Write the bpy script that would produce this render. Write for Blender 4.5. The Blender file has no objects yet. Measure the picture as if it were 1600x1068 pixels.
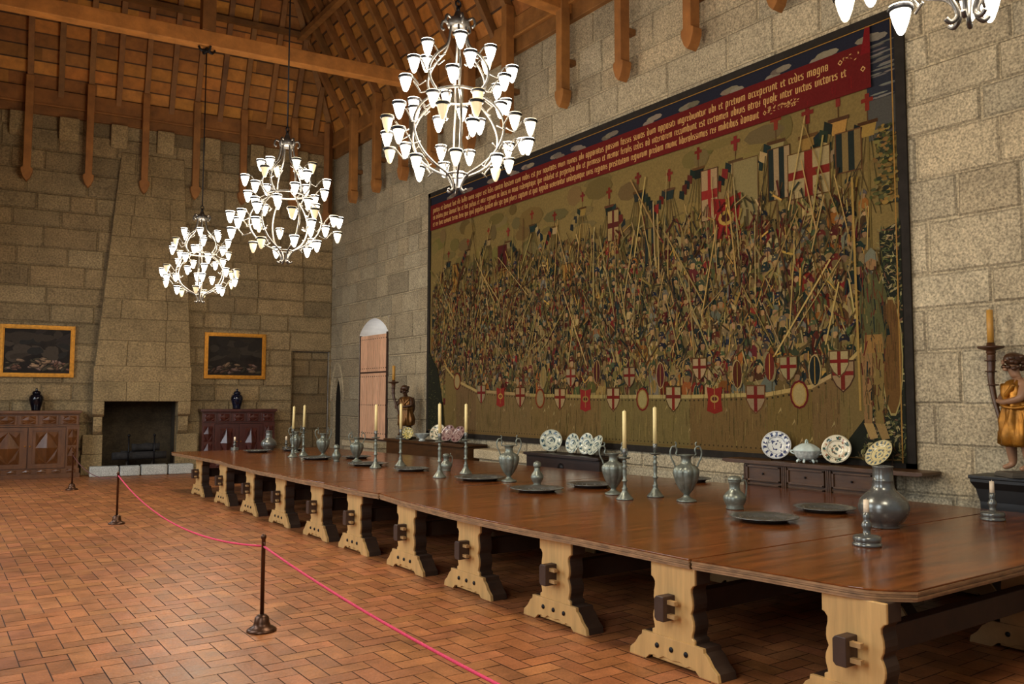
import bpy, bmesh, math, random
from mathutils import Vector, Matrix
COL = bpy.context.scene.collection
PI = math.pi
cos, sin = math.cos, math.sin

# ------------------------------------------------------------------ helpers
def lin(c):
    return tuple(((v/255.0)/12.92 if v/255.0 <= .04045 else ((v/255.0+.055)/1.055)**2.4) for v in c)

class G:
    """collects faces with a colour attribute, then becomes one mesh"""
    def __init__(self):
        self.bm = bmesh.new()
        self.cl = self.bm.loops.layers.float_color.new('Col')
        self.M = None
        self.col = (1, 1, 1, 1)
    def v(self, p):
        p = Vector(p)
        if self.M is not None: p = self.M @ p
        return self.bm.verts.new(p)
    def f(self, vs, mi=0, sm=False, col=None):
        try: fc = self.bm.faces.new(vs)
        except ValueError: return None
        fc.material_index = mi; fc.smooth = sm
        c = col or self.col
        if len(c) == 3: c = (*c, 1)
        for l in fc.loops: l[self.cl] = c
        return fc
    def face(self, pts, mi=0, col=None):
        return self.f([self.v(p) for p in pts], mi, False, col)
    def box(self, x0, x1, y0, y1, z0, z1, mi=0, col=None):
        P = [self.v((x, y, z)) for z in (z0, z1) for y in (y0, y1) for x in (x0, x1)]
        for q in ((0,2,3,1),(4,5,7,6),(0,1,5,4),(2,6,7,3),(0,4,6,2),(1,3,7,5)):
            self.f([P[i] for i in q], mi, False, col)
    def bar(self, p, q, w, h, up=(0,0,1), mi=0, col=None):
        p = Vector(p); q = Vector(q); d = (q-p).normalized(); u = Vector(up)
        s = d.cross(u).normalized(); u = s.cross(d).normalized()
        P = [self.v(b + s*(a*w/2) + u*(c*h/2)) for b in (p, q) for c in (-1, 1) for a in (-1, 1)]
        for k in ((0,1,3,2),(4,6,7,5),(0,4,5,1),(2,3,7,6),(0,2,6,4),(1,5,7,3)):
            self.f([P[i] for i in k], mi, False, col)
    def prism(self, poly, fn, d0, d1, mi=0, col=None, sm=False):
        A = [self.v(fn(a, b, d0)) for a, b in poly]; B = [self.v(fn(a, b, d1)) for a, b in poly]
        n = len(poly)
        self.f(A[::-1], mi, False, col); self.f(B, mi, False, col)
        for i in range(n):
            self.f([A[i], A[(i+1) % n], B[(i+1) % n], B[i]], mi, sm, col)
    def lathe(self, prof, n=24, c=(0,0,0), rf=None, mi=0, sm=True, col=None):
        rings = []
        for r, z in prof:
            if r < 1e-5: rings.append([self.v((c[0], c[1], c[2]+z))])
            else:
                R = []
                for i in range(n):
                    a = 2*PI*i/n; rr = r*(rf(a, z) if rf else 1)
                    R.append(self.v((c[0]+rr*cos(a), c[1]+rr*sin(a), c[2]+z)))
                rings.append(R)
        for A, B in zip(rings, rings[1:]):
            for i in range(n):
                j = (i+1) % n
                if len(A) == 1 and len(B) == 1: continue
                if len(A) == 1: self.f([A[0], B[j], B[i]], mi, sm, col)
                elif len(B) == 1: self.f([A[i], A[j], B[0]], mi, sm, col)
                else: self.f([A[i], A[j], B[j], B[i]], mi, sm, col)
        if len(rings[0]) > 1: self.f(rings[0][::-1], mi, False, col)
        if len(rings[-1]) > 1: self.f(rings[-1], mi, False, col)
    def tube(self, pts, r, n=8, mi=0, sm=True, col=None, closed=False):
        pts = [Vector(p) for p in pts]; m = len(pts)
        rr = r if isinstance(r, (list, tuple)) else [r]*m
        up = None; rings = []
        for i, p in enumerate(pts):
            if closed: d = pts[(i+1) % m]-pts[i-1]
            else: d = pts[min(i+1, m-1)]-pts[max(i-1, 0)]
            d.normalize()
            if up is None:
                up = Vector((0,0,1)) if abs(d.z) < .9 else Vector((1,0,0))
            s = d.cross(up).normalized(); up = s.cross(d).normalized()
            rings.append([self.v(p + (s*cos(2*PI*k/n) + up*sin(2*PI*k/n))*rr[i]) for k in range(n)])
        prs = list(zip(rings, rings[1:])) + ([(rings[-1], rings[0])] if closed else [])
        for A, B in prs:
            for k in range(n):
                self.f([A[k], A[(k+1) % n], B[(k+1) % n], B[k]], mi, sm, col)
        if not closed:
            self.f(rings[0][::-1], mi, False, col); self.f(rings[-1], mi, False, col)
    def ball(self, c, r, n=10, mi=0, col=None):
        rx, ry, rz = r if isinstance(r, (tuple, list)) else (r, r, r)
        prof = [(sin(PI*i/n), -cos(PI*i/n)) for i in range(n+1)]
        old = self.M; T = Matrix.Translation(c) @ Matrix.Diagonal((rx, ry, rz, 1))
        self.M = T if old is None else old @ T
        self.lathe([(0 if a < 1e-4 else a, b) for a, b in prof], n+4, mi=mi, col=col)
        self.M = old

def obj(name, g, mats, parent=None, loc=(0,0,0), rotz=0, bevel=0, fix=True, label=None):
    if fix: bmesh.ops.recalc_face_normals(g.bm, faces=g.bm.faces)
    me = bpy.data.meshes.new(name); g.bm.to_mesh(me); g.bm.free()
    for m in (mats if isinstance(mats, (list, tuple)) else [mats]): me.materials.append(m)
    o = bpy.data.objects.new(name, me); COL.objects.link(o)
    o.location = loc; o.rotation_euler = (0, 0, rotz)
    if parent is not None: o.parent = parent
    if bevel:
        b = o.modifiers.new('Bevel', 'BEVEL'); b.width = bevel; b.segments = 2; b.limit_method = 'ANGLE'; b.angle_limit = .6
    if label: o['label'] = label
    return o
def tag(o, label, cat, group=None, kind=None):
    o['label'] = label; o['category'] = cat
    if group: o['group'] = group
    if kind: o['kind'] = kind
    return o
def thing(name, label, cat, loc=(0,0,0), rotz=0, group=None):
    o = bpy.data.objects.new(name, None); COL.objects.link(o); o.empty_display_size = .1
    o.location = loc; o.rotation_euler = (0, 0, rotz)
    return tag(o, label, cat, group)
def struct(name, g, mats, loc=(0,0,0), rotz=0, bevel=0, fix=True):
    o = obj(name, g, mats, None, loc, rotz, bevel, fix); o['kind'] = 'structure'; return o
def copy_tree(o, parent=None, loc=None, rotz=None, label=None):
    c = o.copy(); COL.objects.link(c)
    if parent is not None: c.parent = parent
    if loc is not None: c.location = loc
    if rotz is not None: c.rotation_euler = (0, 0, rotz)
    if label: c['label'] = label
    for ch in list(o.children): copy_tree(ch, c)
    return c
def arc(cx, cz, r, a0, a1, n):
    return [(cx+r*cos(a0+(a1-a0)*i/n), cz+r*sin(a0+(a1-a0)*i/n)) for i in range(n+1)]
def smooth(pts, k=6):
    """Catmull-Rom through the points"""
    P = [Vector(p) for p in pts]; out = []
    for i in range(len(P)-1):
        a, b, c, d = P[max(i-1,0)], P[i], P[i+1], P[min(i+2, len(P)-1)]
        for j in range(k):
            t = j/k
            out.append(.5*((2*b)+(c-a)*t+(2*a-5*b+4*c-d)*t*t+(3*b-a-3*c+d)*t**3))
    out.append(P[-1]); return out

# ------------------------------------------------------------------ materials
def mat(name, rgb, rough=.5, metal=0, nscale=8, namt=.25, stretch=(1,1,1), bump=0, bscale=None, attr=False, speck=0, sscale=90,
        coat=0, rvar=0, spec=None, rgb2=None):
    m = bpy.data.materials.new(name); m.use_nodes = True
    nt = m.node_tree; N = nt.nodes; L = nt.links
    b = N['Principled BSDF']
    tc = N.new('ShaderNodeTexCoord'); mp = N.new('ShaderNodeMapping'); mp.inputs['Scale'].default_value = stretch
    L.new(tc.outputs['Object'], mp.inputs['Vector'])
    nz = N.new('ShaderNodeTexNoise'); nz.inputs['Scale'].default_value = nscale; nz.inputs['Detail'].default_value = 5; nz.inputs['Roughness'].default_value = .6
    L.new(mp.outputs['Vector'], nz.inputs['Vector'])
    base = lin(rgb); hi = lin(rgb2) if rgb2 else tuple(min(1, c*(1+namt)) for c in base); lo = tuple(c*(1-namt) for c in base)
    r = N.new('ShaderNodeValToRGB'); r.color_ramp.elements[0].color = (*lo, 1); r.color_ramp.elements[1].color = (*hi, 1)
    r.color_ramp.elements[0].position = .3; r.color_ramp.elements[1].position = .7
    L.new(nz.outputs['Fac'], r.inputs['Fac']); out = r.outputs['Color']
    if speck:
        n2 = N.new('ShaderNodeTexNoise'); n2.inputs['Scale'].default_value = sscale; n2.inputs['Detail'].default_value = 3
        L.new(tc.outputs['Object'], n2.inputs['Vector'])
        r2 = N.new('ShaderNodeMapRange'); r2.inputs['From Min'].default_value = .3; r2.inputs['From Max'].default_value = .7
        r2.inputs['To Min'].default_value = 1-speck; r2.inputs['To Max'].default_value = 1+speck
        L.new(n2.outputs['Fac'], r2.inputs['Value'])
        mx = N.new('ShaderNodeMix'); mx.data_type = 'RGBA'; mx.blend_type = 'MULTIPLY'; mx.inputs['Factor'].default_value = 1
        L.new(out, mx.inputs['A']); L.new(r2.outputs['Result'], mx.inputs['B']); out = mx.outputs['Result']
    if attr:
        at = N.new('ShaderNodeAttribute'); at.attribute_name = 'Col'
        mx = N.new('ShaderNodeMix'); mx.data_type = 'RGBA'; mx.blend_type = 'MULTIPLY'; mx.inputs['Factor'].default_value = 1
        L.new(out, mx.inputs['A']); L.new(at.outputs['Color'], mx.inputs['B']); out = mx.outputs['Result']
    L.new(out, b.inputs['Base Color'])
    b.inputs['Roughness'].default_value = rough; b.inputs['Metallic'].default_value = metal
    if rvar:
        mr = N.new('ShaderNodeMapRange'); mr.inputs['To Min'].default_value = rough-rvar; mr.inputs['To Max'].default_value = rough+rvar
        L.new(nz.outputs['Fac'], mr.inputs['Value']); L.new(mr.outputs['Result'], b.inputs['Roughness'])
    if coat: b.inputs['Coat Weight'].default_value = coat; b.inputs['Coat Roughness'].default_value = .15
    if spec is not None: b.inputs['Specular IOR Level'].default_value = spec
    if bump:
        bp = N.new('ShaderNodeBump'); bp.inputs['Strength'].default_value = bump; bp.inputs['Distance'].default_value = .02
        nb = N.new('ShaderNodeTexNoise'); nb.inputs['Scale'].default_value = bscale or nscale*3; nb.inputs['Detail'].default_value = 4
        L.new(mp.outputs['Vector'], nb.inputs['Vector']); L.new(nb.outputs['Fac'], bp.inputs['Height']); L.new(bp.outputs['Normal'], b.inputs['Normal'])
    return m
def emis(name, rgb, strength, base=(240,235,215)):
    m = mat(name, base, .4, namt=.03)
    b = m.node_tree.nodes['Principled BSDF']
    b.inputs['Emission Color'].default_value = (*rgb, 1); b.inputs['Emission Strength'].default_value = strength
    m.cycles.emission_sampling = 'NONE'
    return m
def faience(name, ground, ink, ink2, petals, seed):
    """glazed plate painted with rings, a petal wreath and a centre spray, in polar object space"""
    m = bpy.data.materials.new(name); m.use_nodes = True; nt = m.node_tree; N = nt.nodes; L = nt.links; b = N['Principled BSDF']
    def mth(op, a, c=None, d=None):
        n = N.new('ShaderNodeMath'); n.operation = op
        for i, v in enumerate((a, c, d)):
            if v is None: continue
            if isinstance(v, (int, float)): n.inputs[i].default_value = v
            else: L.new(v, n.inputs[i])
        return n.outputs[0]
    tc = N.new('ShaderNodeTexCoord'); sp = N.new('ShaderNodeSeparateXYZ'); L.new(tc.outputs['Object'], sp.inputs[0])
    r = mth('SQRT', mth('ADD', mth('MULTIPLY', sp.outputs[0], sp.outputs[0]), mth('MULTIPLY', sp.outputs[1], sp.outputs[1])))
    th = mth('ARCTAN2', sp.outputs[1], sp.outputs[0])
    nz = N.new('ShaderNodeTexNoise'); nz.noise_dimensions = '4D'; nz.inputs['W'].default_value = seed; nz.inputs['Scale'].default_value = 6.5; nz.inputs['Detail'].default_value = 2
    L.new(tc.outputs['Object'], nz.inputs['Vector'])
    nf = nz.outputs['Fac']
    wv = mth('SINE', mth('ADD', mth('MULTIPLY', th, petals), mth('MULTIPLY', nf, 9)))
    def band(x, a, c): return mth('MULTIPLY', mth('GREATER_THAN', x, a), mth('LESS_THAN', x, c))
    rim = mth('MULTIPLY', band(r, .66, .9), mth('GREATER_THAN', mth('ADD', wv, mth('MULTIPLY', nf, .8)), .55))
    ring = mth('ADD', band(r, .585, .61), band(r, .935, .955))
    cen = mth('MULTIPLY', mth('LESS_THAN', r, .45), mth('GREATER_THAN', mth('ADD', mth('MULTIPLY', mth('SINE', mth('MULTIPLY', r, 26)), .22), mth('MULTIPLY', nf, 2.0)), 1.12))
    m1 = mth('MINIMUM', mth('ADD', mth('ADD', rim, ring), cen), 1)
    m2 = mth('MULTIPLY', band(r, .2, .85), mth('GREATER_THAN', nf, .63))
    mx = N.new('ShaderNodeMix'); mx.data_type = 'RGBA'; mx.inputs['A'].default_value = (*lin(ground), 1); mx.inputs['B'].default_value = (*lin(ink), 1); L.new(m1, mx.inputs['Factor'])
    my = N.new('ShaderNodeMix'); my.data_type = 'RGBA'; my.inputs['B'].default_value = (*lin(ink2), 1); L.new(m2, my.inputs['Factor']); L.new(mx.outputs['Result'], my.inputs['A'])
    L.new(my.outputs['Result'], b.inputs['Base Color']); b.inputs['Roughness'].default_value = .18
    return m

STONE_R = mat('granite_light', (178,164,136), .9, nscale=2.5, namt=.16, attr=True, speck=.5, sscale=42, bump=.6, bscale=30)
STONE_B = mat('granite_dark', (138,118,84), .9, nscale=2.0, namt=.22, attr=True, speck=.42, sscale=28, bump=.6, bscale=22)
WHITEWASH = mat('pale_reveal', (215,212,205), .9, namt=.06)
DARKVOID = mat('dark_passage', (30,24,18), .9)
SOOT = mat('sooty_stone', (62,52,36), .95, nscale=4, namt=.4, speck=.3, sscale=30)
HEARTH = mat('hearth_granite', (176,178,172), .8, nscale=8, namt=.15, speck=.5, sscale=60, bump=.3)
FLOOR = mat('terracotta_brick', (154,97,57), .42, nscale=4, namt=.3, attr=True, speck=.15, sscale=60, bump=.12, bscale=25, rvar=.1, spec=.32)
GROUT = mat('floor_grout', (62,40,26), .85)
PLANKS = mat('roof_boards', (172,114,48), .75, nscale=5, namt=.25, attr=True, bump=.4, bscale=14)
TIMBER = mat('roof_timber', (142,96,46), .7, nscale=3, namt=.3, attr=True, bump=.3, bscale=18)
TIMBER_D = mat('post_timber', (148,98,46), .7, nscale=3, namt=.3, attr=True, bump=.3, bscale=18)
TABLE = mat('polished_walnut', (108,58,22), .19, nscale=3.0, namt=.5, stretch=(.45,5,1), bump=.02, bscale=8, rvar=.08, spec=.5)
TEDGE = mat('reeded_edge_wood', (150,114,78), .5, nscale=9, namt=.4, stretch=(1,1,3))
OAK = mat('pale_oak', (206,164,102), .5, nscale=3, namt=.16, stretch=(5,5,.5), bump=.06, bscale=12)
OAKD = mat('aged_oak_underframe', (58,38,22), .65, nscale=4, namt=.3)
OAKM = mat('worn_oak', (168,132,84), .55, nscale=4, namt=.25)
BLOCK = mat('dark_tenon_wood', (64,44,32), .5, nscale=5, namt=.3)
CHESTW = mat('chest_walnut', (72,45,20), .4, nscale=4, namt=.35, stretch=(1,1,3), bump=.1)
CHESTD = mat('chest_dark_oak', (40,24,16), .4, nscale=4, namt=.3)
CAB = mat('cabinet_walnut', (96,58,28), .33, nscale=5, namt=.3, stretch=(2,2,.7), bump=.08, coat=.2)
CABD = mat('cabinet_dark_rosewood', (72,34,28), .3, nscale=5, namt=.3, stretch=(2,2,.7), coat=.2)
PEWTER = mat('old_pewter', (122,128,118), .34, .55, nscale=9, namt=.35, bump=.08, bscale=20, rvar=.1)
PEWTERD = mat('dark_pewter', (112,114,110), .26, .6, nscale=7, namt=.2, rvar=.08)
CANDLE = mat('cream_wax', (232,212,150), .5, nscale=6, namt=.05)
CANDLEW = mat('pale_wax', (226,206,178), .5, namt=.06)
CANDLEO = mat('ochre_wax', (190,140,60), .5, namt=.08)
IRON = mat('chandelier_iron', (96,92,88), .35, .7, nscale=12, namt=.25)
IROND = mat('black_iron', (26,25,28), .45, .6, nscale=10, namt=.3)
BRONZE = mat('stanchion_bronze', (84,56,38), .35, .7, nscale=10, namt=.3)
GOLD = mat('gilt_frame', (176,118,28), .4, .55, nscale=14, namt=.3, bump=.25, bscale=60)
GILT = mat('gilded_drapery', (158,106,34), .4, .6, nscale=7, namt=.5, bump=.15)
SKIN = mat('painted_flesh_wood', (150,112,84), .45, nscale=6, namt=.2)
WOODS = mat('dark_carved_wood', (70,42,22), .4, nscale=6, namt=.35)
GILTD = mat('tarnished_gilt', (116,78,36), .4, .5, nscale=7, namt=.4)
BLACKW = mat('black_lacquer', (12,11,11), .45, namt=.2)
SLAB = mat('grey_painted_base', (78,72,62), .6, namt=.2)
JARM = mat('cobalt_glaze', (9,10,20), .12, namt=.5, nscale=14)
JARP = mat('jar_floral_glaze', (9,10,20), .12, nscale=16, namt=.9, rgb2=(30,34,56))
ROPE = mat('pink_rope', (205,48,84), .7, namt=.2, nscale=60)
ROPED = mat('dull_red_rope', (92,44,46), .7, namt=.2, nscale=60)
SHUT = mat('shutter_boards', (236,184,150), .5, nscale=4, namt=.28, stretch=(6,6,.6), attr=True, bump=.05)
SHUTD = mat('shutter_frame_wood', (54,34,24), .5)
LOG = mat('charred_log', (38,36,36), .9, nscale=12, namt=.4, bump=.5)
CLOTH = mat('tapestry_ground', (112,94,54), .95, nscale=30, namt=.16, speck=.12, sscale=160, spec=.1)
WEAVE = mat('tapestry_wool', (255,255,255), .95, nscale=40, namt=.2, attr=True, speck=.14, sscale=170, spec=.1)
GALLOON = mat('tapestry_border', (44,40,36), .9, namt=.2, spec=.1)
LETTER = mat('inscription_wool', (196,156,96), .95, namt=.12, nscale=30, spec=.1)
CANVAS = mat('dark_canvas', (34,27,21), .6, nscale=3, namt=.5, spec=.15)
PAINT = mat('oil_paint', (255,255,255), .6, nscale=20, namt=.25, attr=True, spec=.15)
CUP_ON = emis('lit_glass', (1, .93, .78), 7.0)
CUP_LO = emis('half_lit_glass', (1, .86, .58), 1.6)
CUP_OFF = emis('dim_glass', (1, .8, .5), .45, (214,196,150))
F_BLUE = faience('blue_white_faience', (222,224,218), (38,50,96), (70,84,120), 14, 1.0)
F_TEAL = faience('green_blue_faience', (206,210,190), (44,78,92), (88,110,104), 9, 3.0)
F_FLOR = faience('floral_faience', (224,214,184), (52,80,70), (170,110,80), 7, 5.0)
F_YEL = faience('yellow_ground_faience', (222,206,150), (92,110,120), (170,130,60), 16, 7.0)
F_PINK = faience('rose_faience', (160,132,124), (84,44,50), (120,70,66), 8, 9.0)
F_OLIVE = faience('ochre_faience', (206,186,110), (74,84,60), (120,110,60), 11, 11.0)
F_TUR = mat('turquoise_glaze', (196,220,214), .16, nscale=34, namt=.05, rgb2=(222,232,226))
F_TURB = mat('blue_sprig_glaze', (206,222,216), .16, nscale=26, namt=.5, rgb2=(226,232,226))

# ------------------------------------------------------------------ room frame
XR, XL = 9.4, -0.8
CORNER = Vector((9.4, 22.26, 0)); SK = math.radians(-6.37)
BD = Vector((cos(SK), sin(SK), 0)); BN = Vector((-sin(SK), cos(SK), 0))
def bw(x, y, z=0):                       # back-wall frame -> world: x along the wall (negative = left of corner), y into the wall
    return CORNER + BD*x + BN*y + Vector((0,0,z))
EAVE = 9.42; PITCH = 1.7; MID = (XR+XL)/2

def ashlar(g, a0, a1, z0, z1, mapf, holes, rnd, hr, wr, colf, mort, depth=.014, ch=.024):
    zs = [z0]
    cuts = sorted({h[k] for h in holes for k in (2, 3) if z0 < h[k] < z1})
    while zs[-1] < z1-1e-6:
        z = zs[-1] + rnd.uniform(*hr)
        nx = [c for c in cuts if zs[-1] < c]
        if nx and z > nx[0]-.18: z = nx[0]
        elif nx and z > nx[0]: z = nx[0]
        if z > z1-.2: z = z1
        zs.append(z)
    for za, zb in zip(zs, zs[1:]):
        iv = [(a0, a1)]
        for h in holes:
            if h[2] < zb-1e-6 and h[3] > za+1e-6:
                new = []
                for p, q in iv:
                    if h[1] <= p or h[0] >= q: new.append((p, q)); continue
                    if p < h[0]: new.append((p, h[0]))
                    if q > h[1]: new.append((h[1], q))
                iv = new
        for p, q in iv:
            g.face([mapf(p, za, -depth), mapf(q, za, -depth), mapf(q, zb, -depth), mapf(p, zb, -depth)], 0, mort)
            x = p
            while x < q-1e-6:
                w = rnd.uniform(*wr); nx = x+w
                if nx > q-.25: nx = q
                gp = .009; d = rnd.uniform(0, .014); c = colf(x, za, rnd)
                j = lambda: rnd.uniform(-.009, .009)
                o = [(x+gp+j(), za+gp+j()), (nx-gp+j(), za+gp+j()), (nx-gp+j(), zb-gp+j()), (x+gp+j(), zb-gp+j())]
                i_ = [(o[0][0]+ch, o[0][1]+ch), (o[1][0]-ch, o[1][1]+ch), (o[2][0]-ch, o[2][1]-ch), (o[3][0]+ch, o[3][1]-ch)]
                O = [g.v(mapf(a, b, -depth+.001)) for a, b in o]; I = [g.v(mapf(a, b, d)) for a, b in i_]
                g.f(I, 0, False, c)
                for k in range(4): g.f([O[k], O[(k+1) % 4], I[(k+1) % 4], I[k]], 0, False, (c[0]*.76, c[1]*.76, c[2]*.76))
                x = nx
def grey(c, v): return (c[0]*v, c[1]*v, c[2]*v)

# ------------------------------------------------------------------ floor : herringbone brick
rnd = random.Random(5)
g = G(); w = .157
g.face([(XL-.2,-4,-.004),(XR+.2,-4,-.004),(XR+.2,24.2,-.004),(XL-.2,24.2,-.004)], 1)
for i in range(-6, 61):
    for j in range(-20, 154):
        t = (i-j) % 4
        if t not in (0, 3): continue
        x, y = i*w, j*w
        sx, sy = (2*w, w) if t == 0 else (w, 2*w)
        q = .004; v = rnd.uniform(.78, 1.18); c = (v, v*rnd.uniform(.93, 1.05), v*rnd.uniform(.88, 1.06))
        zz = [rnd.uniform(-.0012, .0012) for _ in range(4)]
        g.face([(x+q,y+q,zz[0]),(x+sx-q,y+q,zz[1]),(x+sx-q,y+sy-q,zz[2]),(x+q,y+sy-q,zz[3])], 0, c)
struct('floor', g, [FLOOR, GROUT], fix=False)

# ------------------------------------------------------------------ right wall (tapestry wall)
rnd = random.Random(11)
g = G()
def mr(a, z, d): return (XR-d, a, z)
SH = (18.70, 20.38, .82, 3.95)           # shuttered window niche
AR = (21.55, 22.06, 0, 2.45)             # pointed doorway
def colR(a, z, r):
    v = r.uniform(.86, 1.1); k = r.random()
    if k < .10: v *= .82
    t = r.uniform(-.03, .03)
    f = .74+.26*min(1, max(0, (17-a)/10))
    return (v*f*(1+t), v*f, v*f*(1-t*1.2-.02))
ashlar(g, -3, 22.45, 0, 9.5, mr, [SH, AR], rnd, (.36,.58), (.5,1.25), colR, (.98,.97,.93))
def archfill(pts, zt, mapf, c):
    for p, q in zip(pts, pts[1:]):
        g.face([mapf(p[0], p[1], .004), mapf(q[0], q[1], .004), mapf(q[0], zt, .004), mapf(p[0], zt, .004)], 0, c)
def pointed(a0, a1, zs, zt, n=8):
    w_ = a1-a0; h = zt-zs; c = (a0+a1)/2
    L_ = [(a0 + (w_/2)*(1-cos(PI/2*i/n))**.9, zs + h*sin(PI/2*i/n)) for i in range(n+1)]
    R_ = [(a1-(p[0]-a0), p[1]) for p in L_][::-1]
    return L_ + R_[1:]
def segm(a0, a1, zs, zt, n=12):
    return [(a0+(a1-a0)*i/n, zs+(zt-zs)*sin(PI*i/n)**.75) for i in range(n+1)]
pa = pointed(AR[0], AR[1], 1.75, AR[3]); archfill(pa, AR[3], mr, (.9,.9,.88))
ps = segm(SH[0], SH[1], 3.56, SH[3]); archfill(ps, SH[3], mr, (.85,.84,.8))
def reveal(pts, mapf, dep, mi):
    for p, q in zip(pts, pts[1:]):
        g.face([mapf(p[0], p[1], .004), mapf(q[0], q[1], .004), mapf(q[0], q[1], -dep), mapf(p[0], p[1], -dep)], mi, (.9,.9,.9))
arp = [(AR[0],0),(AR[0],1.75)]+pa[1:-1]+[(AR[1],1.75),(AR[1],0)]
for p, q in zip(arp, arp[1:]):
    for d0, d1, mi in ((-.004, .075, 0), (.075, .9, 2)):
        g.face([mr(p[0],p[1],-d0), mr(q[0],q[1],-d0), mr(q[0],q[1],-d1), mr(p[0],p[1],-d1)], mi, (.95,.95,.93))
reveal([(SH[0],SH[2]),(SH[0],3.56)]+ps[1:-1]+[(SH[1],3.56),(SH[1],SH[2]),(SH[0],SH[2])], mr, .9, 1)
g.face([mr(SH[0]-.02,SH[2]-.02,-.9),mr(SH[1]+.02,SH[2]-.02,-.9),mr(SH[1]+.02,SH[3]+.02,-.9),mr(SH[0]-.02,SH[3]+.02,-.9)], 1, (1,1,1))
g.face([mr(AR[0]-.02,0,-.9),mr(AR[1]+.02,0,-.9),mr(AR[1]+.02,AR[3]+.02,-.9),mr(AR[0]-.02,AR[3]+.02,-.9)], 2)
struct('wall_right', g, [STONE_R, WHITEWASH, DARKVOID], fix=False)
# hood moulding of the pointed doorway
g = G(); hp = pointed(AR[0]-.2, AR[1]+.14, 1.8, 2.85, 10)
g.tube([mr(a, z, .01) for a, z in hp], .035, 6, col=(.9,.9,.88))
o = obj('arch_moulding', g, STONE_R); o['kind'] = 'structure'; o.name = 'trim_1'

# ------------------------------------------------------------------ back wall
rnd = random.Random(23); g = G()
def mb(a, z, d): return (a, -d, z)
FB = (-5.78, -4.10, 0, 1.80); NI = (-1.10, -.02, .0, 3.20)
def colB(a, z, r):
    v = r.uniform(.8, 1.12)
    if r.random() < .12: v *= .82
    t = r.uniform(-.03, .04)
    return (v*(1+t), v, v*(1-t))
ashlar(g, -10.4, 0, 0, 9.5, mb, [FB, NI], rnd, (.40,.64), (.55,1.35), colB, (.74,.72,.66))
g.M = None
def boxhole(h, dep, mi):
    a0, a1, z0, z1 = h
    for A, B in (((a0,z0),(a0,z1)), ((a0,z1),(a1,z1)), ((a1,z1),(a1,z0))):
        g.face([mb(A[0],A[1],.0), mb(B[0],B[1],.0), mb(B[0],B[1],-dep), mb(A[0],A[1],-dep)], mi, (.8,.8,.78))
boxhole(FB, .75, 1); g.face([mb(FB[0],0,-.75),mb(FB[1],0,-.75),mb(FB[1],FB[3],-.75),mb(FB[0],FB[3],-.75)], 1)
boxhole(NI, .22, 0)
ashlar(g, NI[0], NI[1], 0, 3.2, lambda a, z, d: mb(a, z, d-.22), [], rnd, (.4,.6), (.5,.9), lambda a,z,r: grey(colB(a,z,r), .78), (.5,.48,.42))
struct('wall_back', g, [STONE_B, SOOT], CORNER, SK, fix=False)

# left wall (off camera, holds the daylight windows)
rnd = random.Random(31); g = G()
WINS = [(2.2,3.8,1.4,4.6),(7.6,9.2,1.4,4.6),(12.9,14.5,1.4,4.6),(18.2,19.8,1.4,4.6)]
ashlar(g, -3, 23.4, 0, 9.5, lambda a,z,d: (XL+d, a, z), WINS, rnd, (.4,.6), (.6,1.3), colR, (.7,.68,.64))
struct('wall_left', g, STONE_R, fix=False)

# ------------------------------------------------------------------ roof boarding (ceiling)
rnd = random.Random(41); g = G()
def roofpt(side, along, t, lift=0):
    z = EAVE + PITCH*t
    if side == 'R': p = Vector((XR-t, along, z)); n = Vector((-PITCH, 0, -1)).normalized()
    elif side == 'L': p = Vector((XL+t, along, z)); n = Vector((PITCH, 0, -1)).normalized()
    else: p = bw(along, -t, z); n = Vector((-BN.x*PITCH, -BN.y*PITCH, -1)).normalized()
    return p + n*lift
def limits(side, t):
    if side == 'R': return (-3, 22.26-.894*t)
    if side == 'L': return (-3, 23.4-1.118*t)
    return (-10.263+1.117*t, -.895*t)
TOP = 5.1; dt = .165
for side in 'RLB':
    t = -.3
    while t < TOP-.02:
        a, b = limits(side, max(t, 0))
        if side == 'B' or t < 0: a2, b2 = limits(side, max(0, t))
        x = a
        while x < b-.01:
            nx = min(b, x+rnd.uniform(.9, 2.6))
            if b-nx < .3: nx = b
            v = rnd.uniform(.5, 1.3); c = (v, v*rnd.uniform(.86, 1.03), v*rnd.uniform(.7, 1.05))
            q = .0; lf = .035+rnd.uniform(0, .012)
            P = [roofpt(side, x+q, t, lf), roofpt(side, nx-q, t, lf), roofpt(side, nx-q, t+dt+.01, .0), roofpt(side, x+q, t+dt+.01, .0)]
            g.face(P, 0, c)
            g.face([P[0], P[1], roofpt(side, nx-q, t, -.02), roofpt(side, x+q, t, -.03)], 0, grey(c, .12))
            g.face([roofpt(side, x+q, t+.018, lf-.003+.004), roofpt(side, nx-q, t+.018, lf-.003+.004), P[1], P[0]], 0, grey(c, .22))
            x = nx
        t += dt
for side in 'RLB':
    n_ = 12
    for i in range(n_):
        t0, t1 = -.4+(TOP+.4)*i/n_, -.4+(TOP+.4)*(i+1)/n_; a, b = limits(side, max(0,t0)); c, d = limits(side, max(0,t1))
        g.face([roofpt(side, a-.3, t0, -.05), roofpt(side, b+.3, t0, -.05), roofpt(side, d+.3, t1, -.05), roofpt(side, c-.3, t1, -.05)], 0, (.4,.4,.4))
struct('ceiling', g, PLANKS, fix=False)

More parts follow.
